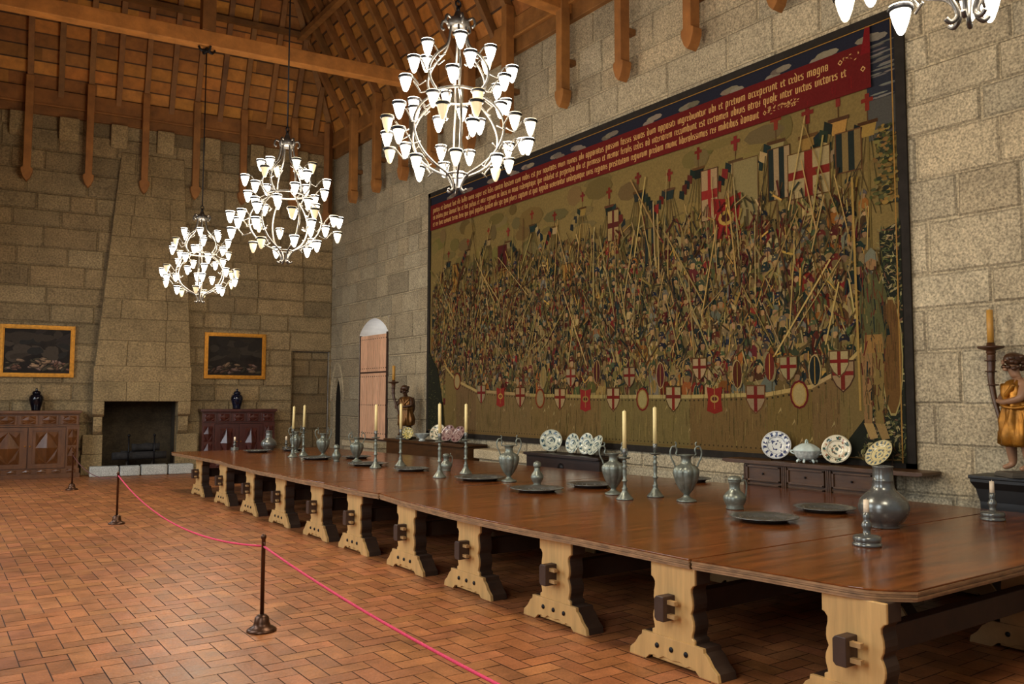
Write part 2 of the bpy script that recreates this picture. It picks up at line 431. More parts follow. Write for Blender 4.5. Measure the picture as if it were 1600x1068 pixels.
def tcol(r, lo=.75, hi=1.15):
    v = r.uniform(lo, hi); return (v, v*r.uniform(.94, 1.02), v*r.uniform(.9, 1.04))
rnd = random.Random(43)
RP = [6.82, 8.35, 9.86, 11.41, 13.15, 14.56, 16.12, 17.52, 18.97, 20.38]          # posts on the right wall
BP = [-9.35, -7.63, -6.31, -5.04, -3.81, -2.61, -1.25]                              # posts on the back wall
def rafter(side, along, wdt=.13):
    tm = TOP
    if side == 'B': tm = min(TOP, -along/.895, (along+10.263)/1.117)
    if side == 'R': tm = min(TOP, (22.26-along)/.894)
    g = G()
    p, q = roofpt(side, along, -.05, .12), roofpt(side, along, tm, .12)
    n = roofpt(side, along, 1, 1)-roofpt(side, along, 1, 0)
    g.bar(p, q, wdt, .17, n, 0, tcol(rnd, .6, .95))
    struct('rafter', g, TIMBER, bevel=.008)
ras = []
full = sorted(RP + [(RP[i]+RP[i+1])/2 for i in range(len(RP)-1)] + [6.05, 5.3, 4.5, 3.7, 21.1])
for y in full: rafter('R', y)
fullb = sorted(BP + [(BP[i]+BP[i+1])/2 for i in range(len(BP)-1)] + [-.62, -9.9])
for x in fullb: rafter('B', x)
# hip rafter, purlins, wall plates, ties
g = G(); g.bar(Vector((9.36, 22.22, EAVE-.05)), Vector((XR-TOP, 22.26-.894*TOP, EAVE+PITCH*TOP-.1)), .16, .2, (0,0,1), 0, (.8,.8,.8)); struct('hip_rafter', g, TIMBER)
tp = 1.32
g = G(); g.bar(roofpt('R', 2, tp, .26), roofpt('R', 22.26-.894*tp, tp, .26), .16, .14, (0,0,1), 0, (1,1,1)); struct('purlin', g, TIMBER)
g = G(); g.bar(roofpt('B', -9.2, tp, .26), roofpt('B', -.895*tp, tp, .26), .14, .12, (0,0,1), 0, (.6,.6,.6)); struct('purlin', g, TIMBER)
g = G(); g.box(XR-.16, XR+.1, -3, 22.2, 9.02, 9.42, 0, (1.05,1.0,.95)); g.box(XR-.09, XR+.1, -3, 22.2, 8.74, 9.02, 0, (.8,.78,.75)); g.box(XR-.20, XR-.15, -3, 22.2, 9.0, 9.05, 0, (1.2,1.15,1))
struct('wall_plate', g, TIMBER, bevel=.01)
g = G(); g.box(-10.3, -.02, -.16, .1, 9.04, 9.44, 0, (.95,.85,.78)); g.box(-10.3, -.02, -.10, .1, 8.82, 9.04, 0, (.75,.68,.6)); g.box(-10.3, -.02, -.19, -.15, 9.02, 9.07, 0, (1.0,.9,.8))
struct('wall_plate', g, TIMBER, CORNER, SK, bevel=.01)
def tie(p, q, wdt, h, v=1.0):
    g = G(); g.bar(p, q, wdt, h, (0,0,1), 0, (v*1.75, v*1.6, v*1.4)); return struct('tie_beam', g, TIMBER, bevel=.015)
tie(bw(-10.2, -6.03, 9.02), bw(-.05, -6.03, 9.02), .26, .30)
tie((XL, 10.84, 9.02), (XR-.05, 11.50, 9.02), .26, .30)
for y in (6.85, 1.97): tie((XL, y, 9.02), (XR-.05, y+.02, 9.02), .26, .30)
g = G(); k = Vector((4.33, 16.74, 9.17)); g.bar(k, k+Vector((0,0,8.6)), .26, .24, (0,1,0), 0, (.75,.7,.65)); struct('king_post', g, TIMBER, bevel=.01)

# wall posts with carved spade ends, each a thing
def post_mesh(zb, rr):
    g = G(); s = rr.uniform(.95, 1.05)
    poly = [(-.085*s,9.65),(-.08*s,zb+.34),(-.125*s,zb+.31),(-.12*s,zb+.22),(-.07*s,zb+.08),(0,zb),(.07*s,zb+.08),(.12*s,zb+.22),(.125*s,zb+.31),(.08*s,zb+.34),(.085*s,9.65)]
    return g, poly
ords = ['first','second','third','fourth','fifth','sixth','seventh','eighth','ninth','tenth','eleventh']
rnd = random.Random(47)
for i, y in enumerate(RP):
    g, poly = post_mesh(7.08, rnd)
    g.prism(poly, lambda a, b, d: (XR-d, y+a, b), .16, .36, 0, tcol(rnd, 1.0, 1.25))
    g.box(XR-.17, XR-.005, y-.07, y+.07, 7.9, 8.0, 0, (.6,.6,.6))
    n = i
    tag(obj('wall_post', g, TIMBER_D, bevel=.012), f'brown timber post with spade-shaped foot hanging down the tapestry wall, {ords[n]} from the near end', 'post', 'roof posts on the tapestry wall')
g, poly = post_mesh(6.75, rnd); g.prism(poly, lambda a, b, d: (XR-.2-d+a*.7, 22.1-a*.7-d, b), 0, .2, 0, (.75,.7,.65))
tag(obj('wall_post', g, TIMBER_D, bevel=.012), 'dark timber post with spade-shaped foot in the corner beside the chimney wall', 'post')
for i, x in enumerate(BP[1:]):
    g, poly = post_mesh(7.06, rnd)
    g.prism(poly, lambda a, b, d: (x+a, -d, b), .23, .42, 0, tcol(rnd, .85, 1.1))
    g.box(x-.06, x+.06, -.24, -.02, 7.6, 7.7, 0, (.6,.6,.6))
    tag(obj('wall_post', g, TIMBER_D, None, CORNER, SK, bevel=.012), f'brown timber post with spade-shaped foot on the chimney wall, {ords[i]} from the left', 'post', 'roof posts on the chimney wall')
for i, xw in enumerate([1.66, 2.7, 3.82, 4.91, 6.06, 7.22, 8.40]):
    x = -(9.4-xw)/.9938 - .02; g = G(); wd = rnd.uniform(.18, .23)
    g.prism([(-.016,8.80),(-.22,8.80),(-.22,8.50),(-.18,8.34),(-.08,8.24),(-.016,8.22)], lambda a, b, d: (x+d, a, b), -wd, wd, 0, grey((1.2,1.18,1.12), rnd.uniform(.85,1.05)))
    tag(obj('stone_corbel', g, STONE_B, None, CORNER, SK, bevel=.03), f'pale granite corbel under the roof plate of the chimney wall, {ords[i]} from the left', 'corbel', 'stone corbels on the chimney wall')

# ------------------------------------------------------------------ fireplace
rnd = random.Random(53)
fp = thing('fireplace', 'large stone fireplace with tapering chimney hood on the far wall', 'fireplace', CORNER, SK)
g = G()
def hoodw(z): k = (z-2.66)/(8.15-2.66); return (-6.02+k*.46, -3.82-k*.24, -.56+k*.525)
zs = [2.66, 3.3, 3.85, 4.35, 4.9, 5.45, 5.95, 6.5, 7.05, 7.6, 8.15]
for za, zb in zip(zs, zs[1:]):
    l0, r0, y0 = hoodw(za); l1, r1, y1 = hoodw(zb)
    cuts = [0] + sorted(rnd.uniform(.18, .82) for _ in range(rnd.choice((1, 2, 2)))) + [1]
    for u0, u1 in zip(cuts, cuts[1:]):
        c = grey((1,.98,.93), rnd.uniform(.9, 1.1)); q = .004; m_ = .012
        P = [(l0+(r0-l0)*u0+q, y0, za+q), (l0+(r0-l0)*u1-q, y0, za+q), (l1+(r1-l1)*u1-q, y1, zb-q), (l1+(r1-l1)*u0+q, y1, zb-q)]
        I = [(P[0][0]+m_, y0-.012, za+q+m_), (P[1][0]-m_, y0-.012, za+q+m_), (P[2][0]-m_, y1-.012, zb-q-m_), (P[3][0]+m_, y1-.012, zb-q-m_)]
        g.face(I, 0, c)
        for k in range(4): g.face([P[k], P[(k+1)%4], I[(k+1)%4], I[k]], 0, c)
    for s_, a0, a1 in ((0, l0, l1), (1, r0, r1)):
        g.face([(a0, y0, za), (a0, 0.02, za), (a1, 0.02, zb), (a1, y1, zb)], 0, grey((1,1,1), rnd.uniform(.95,1.1)))
    g.face([(l0, y0+.006, za), (r0, y0+.006, za), (r1, y1+.006, zb), (l1, y1+.006, zb)], 0, (.5,.48,.44))
obj('chimney_hood', g, STONE_B, fp, fix=False)
g = G()
g.box(-6.04, -3.80, -.58, .0, 2.28, 2.66, 0, (1.02,1,.95))
for a, b in ((-6.04,-5.3),(-5.3,-4.55),(-4.55,-3.80)): g.box(a+.002, b-.002, -.575, 0, 1.80, 2.28, 0, grey((1,1,.95), rnd.uniform(.92,1.05)))
obj('lintel', g, STONE_B, fp, bevel=.012)
for x0, x1 in ((-6.04,-5.78),(-4.10,-3.80)):
    g = G()
    g.prism([(0,1.80),(-.57,1.80),(-.57,1.62),(-.52,1.48),(-.42,1.42),(0,1.42)], lambda a, b, d: (d, a, b), x0, x1, 0, (1,1,.96))
    g.prism([(0,1.42),(-.42,1.42),(-.42,1.20),(-.36,1.06),(-.27,.98),(0,.98)], lambda a, b, d: (d, a, b), x0+.03, x1-.03, 0, (1,1,.96))
    obj('corbel', g, STONE_B, fp, bevel=.015)
for x0, x1 in ((-6.24,-5.78),(-4.10,-3.56)):
    g = G(); g.box(x0, x1, -.26, 0, 0, .50, 0, (.95,.95,.9)); g.box(x0+.02, x1, -.25, 0, .505, .98, 0, (1,1,.95))
    obj('jamb', g, STONE_B, fp, bevel=.012)
hx = [-6.08, -5.42, -4.95, -4.33, -3.72]
nm = ['leftmost','second from left','third from left','rightmost']
for i in range(4):
    g = G(); g.box(hx[i]+.012, hx[i+1]-.012, -.92, -.60, 0, .24+rnd.uniform(-.01,.015))
    tag(obj('hearth_stone', g, HEARTH, None, CORNER, SK, bevel=.03), f'pale granite kerb block in front of the fireplace, {nm[i]} of four', 'stone block', 'hearth kerb blocks')
for i, x in enumerate((-5.19, -4.60)):
    an = thing('andiron', f'black iron andiron with upright post in the fireplace, {"left" if i == 0 else "right"} of the two', 'andiron', bw(x, -.30), SK, 'andirons')
    g = G(); g.tube([(0,0,.12),(0,0,.92)], .018, 8); g.ball((0,0,.95), .035); g.ball((0,0,.55), .03); obj('post', g, IROND, an)
    g = G(); g.tube(smooth([(-.16,-.08,0),(-.1,-.06,.1),(0,-.01,.16),(.1,-.06,.1),(.16,-.08,0)]), .016, 6); obj('foot', g, IRON, an)
    g = G(); g.bar((0,0,.3),(0,.5,.3), .03, .03); g.bar((0,.5,.32),(0,.5,0), .03, .03, (0,1,0)); obj('bar', g, IRON, an)
for i, (x0, x1, y, z, r) in enumerate(((-5.55,-4.3,-.14,.44,.10),(-5.35,-4.55,.09,.45,.11),(-5.1,-4.45,-.02,.64,.10))):
    g = G(); pts = [(x0+(x1-x0)*k/6, y+rnd.uniform(-.01,.01), z+rnd.uniform(-.008,.008)) for k in range(7)]; g.tube(pts, [r*rnd.uniform(.9,1.05) for _ in pts], 10)
    tag(obj('log', g, LOG, None, CORNER, SK), ['long dark log across the front of the andirons','dark log at the back of the andirons','short dark log lying on top of the others in the fireplace'][i], 'log')

# ------------------------------------------------------------------ cabinets on the back wall
def lozenge_panel(g, x0, x1, z0, z1, y, h=.06, mi=0):
    cx, cz = (x0+x1)/2, (z0+z1)/2
    T, B_, L_, R_ = (cx, y, z1), (cx, y, z0), (x0, y, cz), (x1, y, cz); C_ = (cx, y-h, cz)
    for a, b in ((T, L_), (L_, B_), (B_, R_), (R_, T)): g.face([a, b, C_], mi)
    for cr, a, b in (((x0,y,z1),T,L_),((x1,y,z1),R_,T),((x0,y,z0),L_,B_),((x1,y,z0),B_,R_)):
        m_ = (Vector(cr)+Vector(a)+Vector(b))/3; m_.y = y-h*.6
        for p, q in ((cr,a),(a,b),(b,cr)): g.face([p, q, m_], mi)
def cabinet(label, x0, x1, depth, H, m, doors, pil):
    c = thing('carved_cabinet', label, 'cabinet', CORNER, SK)
    g = G(); y = -depth
    g.box(x0, x1, y+.04, -.03, .10, H-.06)
    obj('carcass', g, m, c, bevel=.006)
    g = G(); g.box(x0-.05, x1+.05, y-.04, -.02, 0, .10); g.box(x0-.03, x1+.03, y-.01, -.02, .10, .22)
    n = max(4, int((x1-x0)/.27))
    for i in range(n): a = x0+(x1-x0)*(i+.5)/n; lozenge_panel(g, a-.1, a+.1, .12, .20, y-.011, .02)
    obj('plinth', g, m, c, bevel=.004)
    g = G(); g.box(x0-.05, x1+.05, y-.05, -.02, H-.06, H); g.box(x0-.025, x1+.025, y-.02, -.02, H-.09, H-.06)
    obj('cornice', g, m, c, bevel=.008)
    n = doors*2+1; dr = []
    for i in range(n):
        a = x0+(x1-x0)*i/n; b = x0+(x1-x0)*(i+1)/n
        g = G(); g.box(a+.02, b-.02, y+.01, y+.05, H-.33, H-.11); lozenge_panel(g, a+.06, b-.06, H-.31, H-.13, y+.009, .04)
        d = obj('drawer', g, m, c, bevel=.004)
        g = G(); g.ball(((a+b)/2, y-.045, H-.22), .014, 6); obj('knob', g, m, d)
    pw = pil
    g = G(); g.box(x0-.01, x1+.01, y+.0, y+.05, H-.38, H-.345); obj('moulding', g, m, c, bevel=.006)
    for a, b in ((x0, x0+pw), (x1-pw, x1)):
        g = G(); g.box(a, b, y+.005, y+.05, .22, H-.38)
        lozenge_panel(g, a+.04, b-.04, .76, H-.44, y+.004, .06); lozenge_panel(g, a+.04, b-.04, .28, .74, y+.004, .06)
        obj('pilaster', g, m, c)
    dw = (x1-x0-2*pw)/doors
    for i in range(doors):
        a = x0+pw+dw*i; b = a+dw
        g = G(); g.box(a+.012, b-.012, y+.012, y+.05, .235, H-.395)
        for q in ((a+.012,a+.09,.235,H-.395),(b-.09,b-.012,.235,H-.395),(a+.09,b-.09,.235,.31),(a+.09,b-.09,H-.47,H-.395)): g.box(q[0],q[1],y-.012,y+.012,q[2],q[3])
        lozenge_panel(g, a+.16, b-.16, .34, H-.50, y+.008, .10)
        d = obj('door', g, m, c)
        g = G(); g.ball((b-.05 if i % 2 == 0 else a+.05, y-.03, .75), .016, 6); obj('knob', g, GOLD, d)
    return c
cabinet('large carved walnut cabinet with diamond panels left of the fireplace', -8.42, -6.31, .66, 1.58, CAB, 2, .27)
cabinet('dark red-brown carved cabinet with diamond panels right of the fireplace', -3.50, -1.66, .5, 1.60, CABD, 2, .30)
for lab, x, y, z, m in (('dark blue lidded porcelain jar on the walnut cabinet left of the fireplace', -7.23, -.35, 1.58, JARM), ('dark blue lidded porcelain jar on the reddish cabinet right of the fireplace', -2.61, -.27, 1.60, JARP)):
    j = thing('ginger_jar', lab, 'jar', bw(x, y, z), SK, 'lidded porcelain jars')
    g = G(); g.lathe([(.09,0),(.095,.02),(.10,.06),(.135,.17),(.155,.26),(.15,.32),(.115,.37),(.075,.39),(.07,.41)], 24); obj('body', g, m, j)
    g = G(); g.lathe([(.092,.395),(.095,.42),(.075,.455),(.03,.47),(.02,.48),(.03,.50),(.015,.53),(0,.535)], 20); obj('lid', g, m, j)

# ------------------------------------------------------------------ paintings
def painting(label, x0, x1, z0, z1, seed, dim):
    r = random.Random(seed); p = thing('framed_painting', label, 'painting', bw((x0+x1)/2, -.05, z0), SK)
    W, H = x1-x0, z1-z0; fw = .095
    g = G()
    for k, (o_, i_, d) in enumerate(((0, .03, .05), (.03, .07, .08), (.07, fw, .04))):
        for q in (0, 1, 2, 3):
            A = [(-W/2+o_, o_), (W/2-o_, o_), (W/2-o_, H-o_), (-W/2+o_, H-o_)]; B = [(-W/2+i_, i_), (W/2-i_, i_), (W/2-i_, H-i_), (-W/2+i_, H-i_)]
            a, b, c, d_ = A[q], A[(q+1)%4], B[(q+1)%4], B[q]
            f0, f1 = [g.v((*[v for v in (s[0],)], -d, s[1])) for s in (a, b, c, d_)], [g.v((s[0], .045, s[1])) for s in (a, b, c, d_)]
            g.f(f0); g.f(f1[::-1])
            for e in range(4): g.f([f0[e], f0[(e+1)%4], f1[(e+1)%4], f1[e]])
    obj('frame', g, GOLD, p)
    g = G(); g.face([(-W/2+fw-.01,-.0,fw-.01),(W/2-fw+.01,-.0,fw-.01),(W/2-fw+.01,-.0,H-fw+.01),(-W/2+fw-.01,-.0,H-fw+.01)], 0)
    w, h = W-2*fw, H-2*fw; lay = [0]
    def blob(cx, cz, a, b, rot, c):
        lay[0] += 1; y = -.0015-.00012*lay[0]; n = 12; P = []
        for i in range(n):
            t = 2*PI*i/n; k = r.uniform(.85, 1.1); u, v = a*k*cos(t), b*k*sin(t)
            X = cx+u*cos(rot)-v*sin(rot); Z = cz+u*sin(rot)+v*cos(rot)
            P.append((max(-w/2, min(w/2, X)), y, max(fw, min(H-fw, Z))))
        g.face(P, 1, lin(tuple(int(q*dim) for q in c)))
    for _ in range(26): blob(r.uniform(-w/2,w/2), fw+h*r.uniform(.35,1), r.uniform(.1,.3), r.uniform(.05,.14), r.uniform(-.6,.6), r.choice([(62,52,42),(52,44,38),(74,64,52),(44,40,36)]))
    for _ in range(46):
        u = r.uniform(-w/2+.05, w/2-.05); z = fw+h*(.06+.30*r.random()*(1-.5*abs(u/(w/2))))
        a = r.uniform(.05,.13); c = r.choice([(150,120,92),(128,104,80),(104,74,58),(84,72,52),(138,110,96),(66,58,44)])
        rt = r.uniform(-.5,.9)
        blob(u, z, a, a*.42, rt, tuple(int(q*.5) for q in c)); blob(u, z+.008, a*.85, a*.3, rt, c); blob(u-.01, z+.018, a*.5, a*.12, rt, tuple(min(255,int(q*1.25)) for q in c))
    obj('canvas', g, [CANVAS, PAINT], p, fix=False)
painting('gilt-framed dark still life hanging left of the chimney hood', -8.04, -6.46, 2.38, 3.63, 3, .95)
painting('gilt-framed dark still life hanging right of the chimney hood', -3.43, -1.85, 2.40, 3.62, 8, .75)

# ------------------------------------------------------------------ shuttered window
wn = bpy.data.objects.new('window_1', None); COL.objects.link(wn); wn['kind'] = 'structure'
a0, a1 = SH[0], SH[1]
g = G(); bw_ = (a1-a0-.14)/4; r = random.Random(3)
for zz0, zz1 in ((.86, 2.54), (2.57, 3.52)):
    for i in range(4):
        b0 = a0+.12+bw_*i; v = r.uniform(.88, 1.1)
        g.box(XR+.02, XR+.05, b0+.014, b0+bw_-.014, zz0, zz1, 0, (v, v*.98, v*.96))
obj('shutter', g, SHUT, wn, bevel=.004)
g = G()
for zz in (1.0, 1.72, 2.45, 2.66, 3.42):
    for i in range(13): g.ball((XR+.018, a0+.16+(a1-a0-.2)*i/12, zz), .013, 5)
obj('stud_row', g, IROND, wn)
g = G(); g.box(XR-.01, XR+.08, a0+.0, a0+.1, .84, 3.56); g.box(XR+.0, XR+.07, a1-.02, a1, .84, 3.54); g.box(XR+.012, XR+.07, a0, a1, 2.535, 2.575); g.box(XR+.0, XR+.07, a0, a1, .82, .86)
obj('window_frame', g, SHUTD, wn, bevel=.005)
g = G(); g.box(9.02, XR-.02, 18.62, 20.42, 0, .66, 0, (.9,.9,.86)); g.box(8.96, XR-.02, 18.6, 20.45, .66, .80, 0, (1,1,.96))
tag(obj('granite_window_bench', g, STONE_R, bevel=.02), 'granite window seat below the shuttered window', 'stone bench')
g = G(); g.box(9.0, XR-.04, 12.22, 13.9, 0, .72, 0, (1.05,1.02,.96)); g.box(8.93, XR-.04, 12.2, 14.0, .72, .90, 0, (1.1,1.07,1.0))
tag(obj('stone_bench', g, STONE_R, bevel=.02), 'pale granite bench below the tapestry between two chests', 'stone bench')

# ------------------------------------------------------------------ tapestry
tp_ = thing('tapestry', 'huge wall tapestry of a crowded medieval battle with a red inscribed band', 'tapestry', (0,0,0))
TW, TH, TZ, TY = 11.45, 5.55, 1.06, 16.65
def mt(u, v, d): return (XR-.02-d, TY-u, TZ+v)
g = G(); nu, nv = 46, 14
V_ = [[g.v(mt(TW*i/nu, TH*j/nv, .004*sin(i*1.3)*(1-j/nv))) for j in range(nv+1)] for i in range(nu+1)]
for i in range(nu):
    for j in range(nv): g.f([V_[i][j], V_[i+1][j], V_[i+1][j+1], V_[i][j+1]], 0, True)
obj('cloth', g, CLOTH, tp_, fix=False)
g = G()
for q in ((0,.10,0,TH),(TW-.12,TW,0,TH),(0,TW,0,.10),(0,TW,TH-.10,TH)): g.prism([(q[0],q[2]),(q[1],q[2]),(q[1],q[3]),(q[0],q[3])], mt, .006, .034)
obj('border', g, GALLOON, tp_)
rt = random.Random(77)
g = G(); LAY = [.008]
def P(pts, c, step=.000003):
    LAY[0] += step
    g.face([mt(min(TW-.1, max(.1, u)), min(TH-.08, max(.09, v)), LAY[0]) for u, v in pts], 0, lin(c))
def jit(c, k=.16):
    f = rt.uniform(1-k, 1+k); return tuple(max(0, min(255, int(q*f+rt.uniform(-4,4)))) for q in c)
def ell(u, v, a, b, c, n=9, rot=0): P([(u+a*cos(2*PI*i/n)*cos(rot)-b*sin(2*PI*i/n)*sin(rot), v+a*cos(2*PI*i/n)*sin(rot)+b*sin(2*PI*i/n)*cos(rot)) for i in range(n)], c)
def rect(u0, u1, v0, v1, c): P([(u0,v0),(u1,v0),(u1,v1),(u0,v1)], c)
def line(u0, v0, u1, v1, w_, c):
    d = math.hypot(u1-u0, v1-v0) or 1; nx, ny = -(v1-v0)/d*w_/2, (u1-u0)/d*w_/2
    P([(u0+nx,v0+ny),(u1+nx,v1+ny),(u1-nx,v1-ny),(u0-nx,v0-ny)], c)
def cross(u, v, s, c): rect(u-s*.16,u+s*.16,v-s*.6,v+s*.6,c); rect(u-s*.45,u+s*.45,v-s*.0,v+s*.28,c)
TAN=(116,96,56); OLV=(88,78,44); TEAL=(34,40,36); RED=(104,36,28); BRN=(78,54,32); CRM=(138,118,78); STL=(92,90,76); ORG=(120,74,34); NAVY=(34,36,46); SKN=(130,102,68); GRN=(62,68,42); MAR=(78,34,28); GLD=(144,112,56)
# sky
rect(.1, TW-.1, 5.05, TH-.08, (36,37,48)); rect(10.95, TW-.1, 4.0, 5.2, (74,72,66)); rect(10.95, TW-.1, 4.5, 5.2, (44,46,54))
for i in range(14):
    u = .8+i*.78+rt.uniform(-.2,.2); v = 5.28
    for k in range(3): ell(u+k*.09, v+rt.uniform(-.02,.05), .13, .045, jit((118,108,92)), 8)
for i in range(24): u = rt.uniform(11.0, 11.3); v = rt.uniform(4.5, 5.2); ell(u, v, .12, .012, jit((104,100,92)), 6)
# field tint patches
for _ in range(260): ell(rt.uniform(.2,11.1), rt.uniform(1.0,4.6), rt.uniform(.1,.4), rt.uniform(.06,.2), jit((108,92,54), .14), 8)
# masts, rigging, flags
LAY[0] += .0005
def mast(u, top, s):
    v0 = top-1.3*s
    for k in range(7): line(u+(k-3)*.03*s, top-.12*s, u+(k-3)*.16*s, v0, .010, jit((72,62,38)))
    line(u, v0-.4, u, top, .03*s, jit((96,76,44)))
    c = rt.choice([GLD, CRM, TEAL])
    P([(u-.13*s,top-.02*s),(u+.13*s,top-.02*s),(u+.09*s,top-.2*s),(u-.09*s,top-.2*s)], jit(c)); rect(u-.15*s,u+.15*s,top-.03*s,top+.02*s, jit(BRN))
    line(u, top, u, top+.2*s, .015, BRN); cross(u, top+.28*s, .2*s, jit((112,42,32)))
    sd = rt.choice((-1, 1)); c = rt.choice([RED, TEAL, CRM, MAR])
    for k in range(5): P([(u+sd*(.08+.07*k)*s, top-.05*s-.09*k*s*rt.uniform(.6,1.2)), (u+sd*(.2+.07*k)*s, top+.02*s-.09*k*s), (u+sd*(.22+.07*k)*s, top-.12*s-.09*k*s), (u+sd*(.10+.07*k)*s, top-.18*s-.09*k*s)], jit(c if k % 2 else TEAL))
for u, t_, s in ((.9,3.85,.6),(1.7,4.0,.6),(2.5,4.1,.6),(3.2,3.95,.7),(4.0,4.15,.7),(4.7,4.0,.7),(5.5,4.2,.7),(6.2,4.1,.8),(6.9,4.2,.8),(7.6,4.1,.8),(8.2,4.3,.8),(8.9,4.25,.9),(9.6,4.35,1.0),(10.1,4.3,1.0),(10.55,4.4,1.0),(10.95,4.25,.9)): mast(u, t_, s)
def flag(u, v, w_, h, base, cr=None, stripes=None):
    rect(u-w_/2-.015, u+w_/2+.015, v-h/2-.015, v+h/2+.015, jit(BRN)); rect(u-w_/2, u+w_/2, v-h/2, v+h/2, jit(base, .06))
    if cr: rect(u-w_*.1, u+w_*.1, v-h/2, v+h/2, cr); rect(u-w_/2, u+w_/2, v-h*.08, v+h*.1, cr)
    if stripes:
        for k in range(0, 4, 2): rect(u-w_/2+w_*k/4, u-w_/2+w_*(k+1)/4, v-h/2, v+h/2, stripes)
# crowd, back rows first
def shield(u, v, s, kind):
    if kind == 0:
        pl = [(u-.5*s,v+.6*s),(u+.5*s,v+.6*s),(u+.5*s,v-.05*s),(u+.3*s,v-.4*s),(u,v-.65*s),(u-.3*s,v-.4*s),(u-.5*s,v-.05*s)]
        P([(a*1.0+(a-u)*.12, b+(b-v)*.12) for a, b in pl], jit(BRN)); P(pl, jit((140,122,86), .08)); rect(u-.1*s,u+.1*s,v-.6*s,v+.6*s,jit((104,34,28),.08)); rect(u-.5*s,u+.5*s,v+.02*s,v+.2*s,jit((104,34,28),.08))
    elif kind == 1:
        P([(u-.5*s,v+.6*s),(u,v+.5*s),(u+.5*s,v+.6*s),(u+.42*s,v),(u+.5*s,v-.6*s),(u,v-.75*s),(u-.5*s,v-.6*s),(u-.42*s,v)], jit((118,36,30), .08)); ell(u, v, .28*s, .2*s, jit(GLD), 10); ell(u, v, .18*s, .11*s, jit(MAR), 8); line(u, v-.5*s, u, v+.5*s, .04*s, GLD)
    elif kind == 2:
        ell(u, v, .5*s, .65*s, jit(RED), 12); ell(u, v, .4*s, .55*s, jit(GLD), 12); ell(u, v, .33*s, .48*s, jit((128,114,76)), 12)
    else:
        c = rt.choice([TEAL, MAR, TAN, BRN]); ell(u, v, .38*s, .85*s, jit(CRM), 12, rt.uniform(-.25,.25)); ell(u, v, .32*s, .77*s, jit(c), 12); line(u, v-.7*s, u, v+.7*s, .05*s, jit(GLD))
def fig(u, v, s):
    s *= rt.uniform(.75, 1.3)
    body = jit(rt.choice([TAN,TAN,OLV,OLV,BRN,RED,TEAL,GRN,MAR,ORG,STL,CRM,(112,96,58),(104,88,56)]), .2)
    wd = s*rt.uniform(.75, 1.1); ln = rt.uniform(-.1,.1)*s
    P([(u-.5*wd,v-2.3*s),(u+.5*wd,v-2.3*s),(u+.55*wd+ln,v-.3*s),(u+.25*wd+ln,v-.02*s),(u-.25*wd+ln,v-.02*s),(u-.55*wd+ln,v-.35*s)], body)
    c2 = jit(rt.choice([TAN,BRN,TEAL,MAR,CRM,GLD,OLV]), .2); h0 = rt.uniform(-1.2,-.4)*s
    P([(u-.4*wd,v+h0),(u+.45*wd,v+h0+rt.uniform(-.2,.2)*s),(u+.3*wd,v+h0-.5*s),(u-.3*wd,v+h0-.4*s)], c2)
    for _ in range(5): line(u+rt.uniform(-.5,.5)*wd, v-rt.uniform(.2,1.0)*s, u+rt.uniform(-.5,.5)*wd, v-rt.uniform(1.0,2.0)*s, .014, jit(rt.choice([CRM,TEAL,GLD,(60,50,34)])))
    hu = u+ln+rt.uniform(-.1,.1)*s; hv = v+.22*s
    ell(hu, hv, .2*s, .3*s, jit(SKN, .25), 8)
    hc = rt.choice([TEAL,TEAL,STL,NAVY,BRN,GRN,MAR,(56,54,46)])
    P([(hu-.32*s,hv+.02*s),(hu-.3*s,hv+.25*s),(hu-.12*s,hv+.45*s),(hu+.14*s,hv+.45*s),(hu+.31*s,hv+.24*s),(hu+.32*s,hv+.0*s),(hu+.1*s,hv+.14*s),(hu-.1*s,hv+.14*s)], jit(hc))
    ell(hu-.1*s, hv+.3*s, .07*s, .05*s, jit(CRM), 6)
    k = rt.random()
    if k < .45:
        a = rt.gauss(0, .28); L_ = rt.uniform(1.5, 4.2)*s; line(u+.3*wd, v-1.0*s, u+.3*wd+L_*sin(a), v-1.0*s+L_*cos(a), rt.uniform(.010,.02), jit(rt.choice([(150,124,72),(70,52,32),(44,42,36),BRN,CRM])))
    elif k < .55: shield(u+rt.uniform(-.2,.2)*s, v-.8*s, s*.75, rt.choice([0,3,3,2]))
    elif k < .60: ell(u, v-.6*s, .3*s, .3*s, jit(CRM), 9); ell(u, v-.6*s, .2*s, .2*s, jit(rt.choice([MAR,TEAL,TAN])), 9)
v = 3.55; row = 0
while v > 1.0:
    LAY[0] += .0003
    s = .14+.06*(3.6-v)/2.6
    u = .25+rt.uniform(0,.15); base_ = LAY[0]; kk = 0
    while u < 10.9:
        ss = s*(.8+.35*u/11)*rt.uniform(.85,1.15)
        LAY[0] = base_+(kk % 6)*.00011; kk += 1
        if not (v > 3.2 and rt.random() < .45): fig(u, v+rt.uniform(-.07,.07), ss)
        u += ss*rt.uniform(.85,1.35)
    LAY[0] = base_+.0007
    if row in (1, 4):
        for u, dv, w_, h, bs, cr, st in ((8.41,.0,.3,.75,CRM,(128,40,34),None),(9.07,-.1,.42,.95,(130,112,70),None,None),(9.64,.05,.34,.7,(132,114,78),None,TEAL),(10.1,-.05,.62,.6,(140,124,88),(110,36,28),None),(10.68,.1,.34,.5,TAN,None,TEAL),(5.08,-1.0,.3,.8,ORG,None,GLD),(7.2,-.6,.28,.6,TAN,None,TEAL),(3.0,-.2,.3,.5,MAR,None,None),(1.2,-.4,.25,.6,ORG,None,GLD),(6.3,-.1,.26,.5,CRM,MAR,None)):
            if row == (1 if dv > -.35 else 4): flag(u, 3.85+dv, w_, h, bs, cr, st)
        if row == 1:
            shield(8.72, 3.45, .55, 1)
    v -= .135; row += 1
LAY[0] += .0004
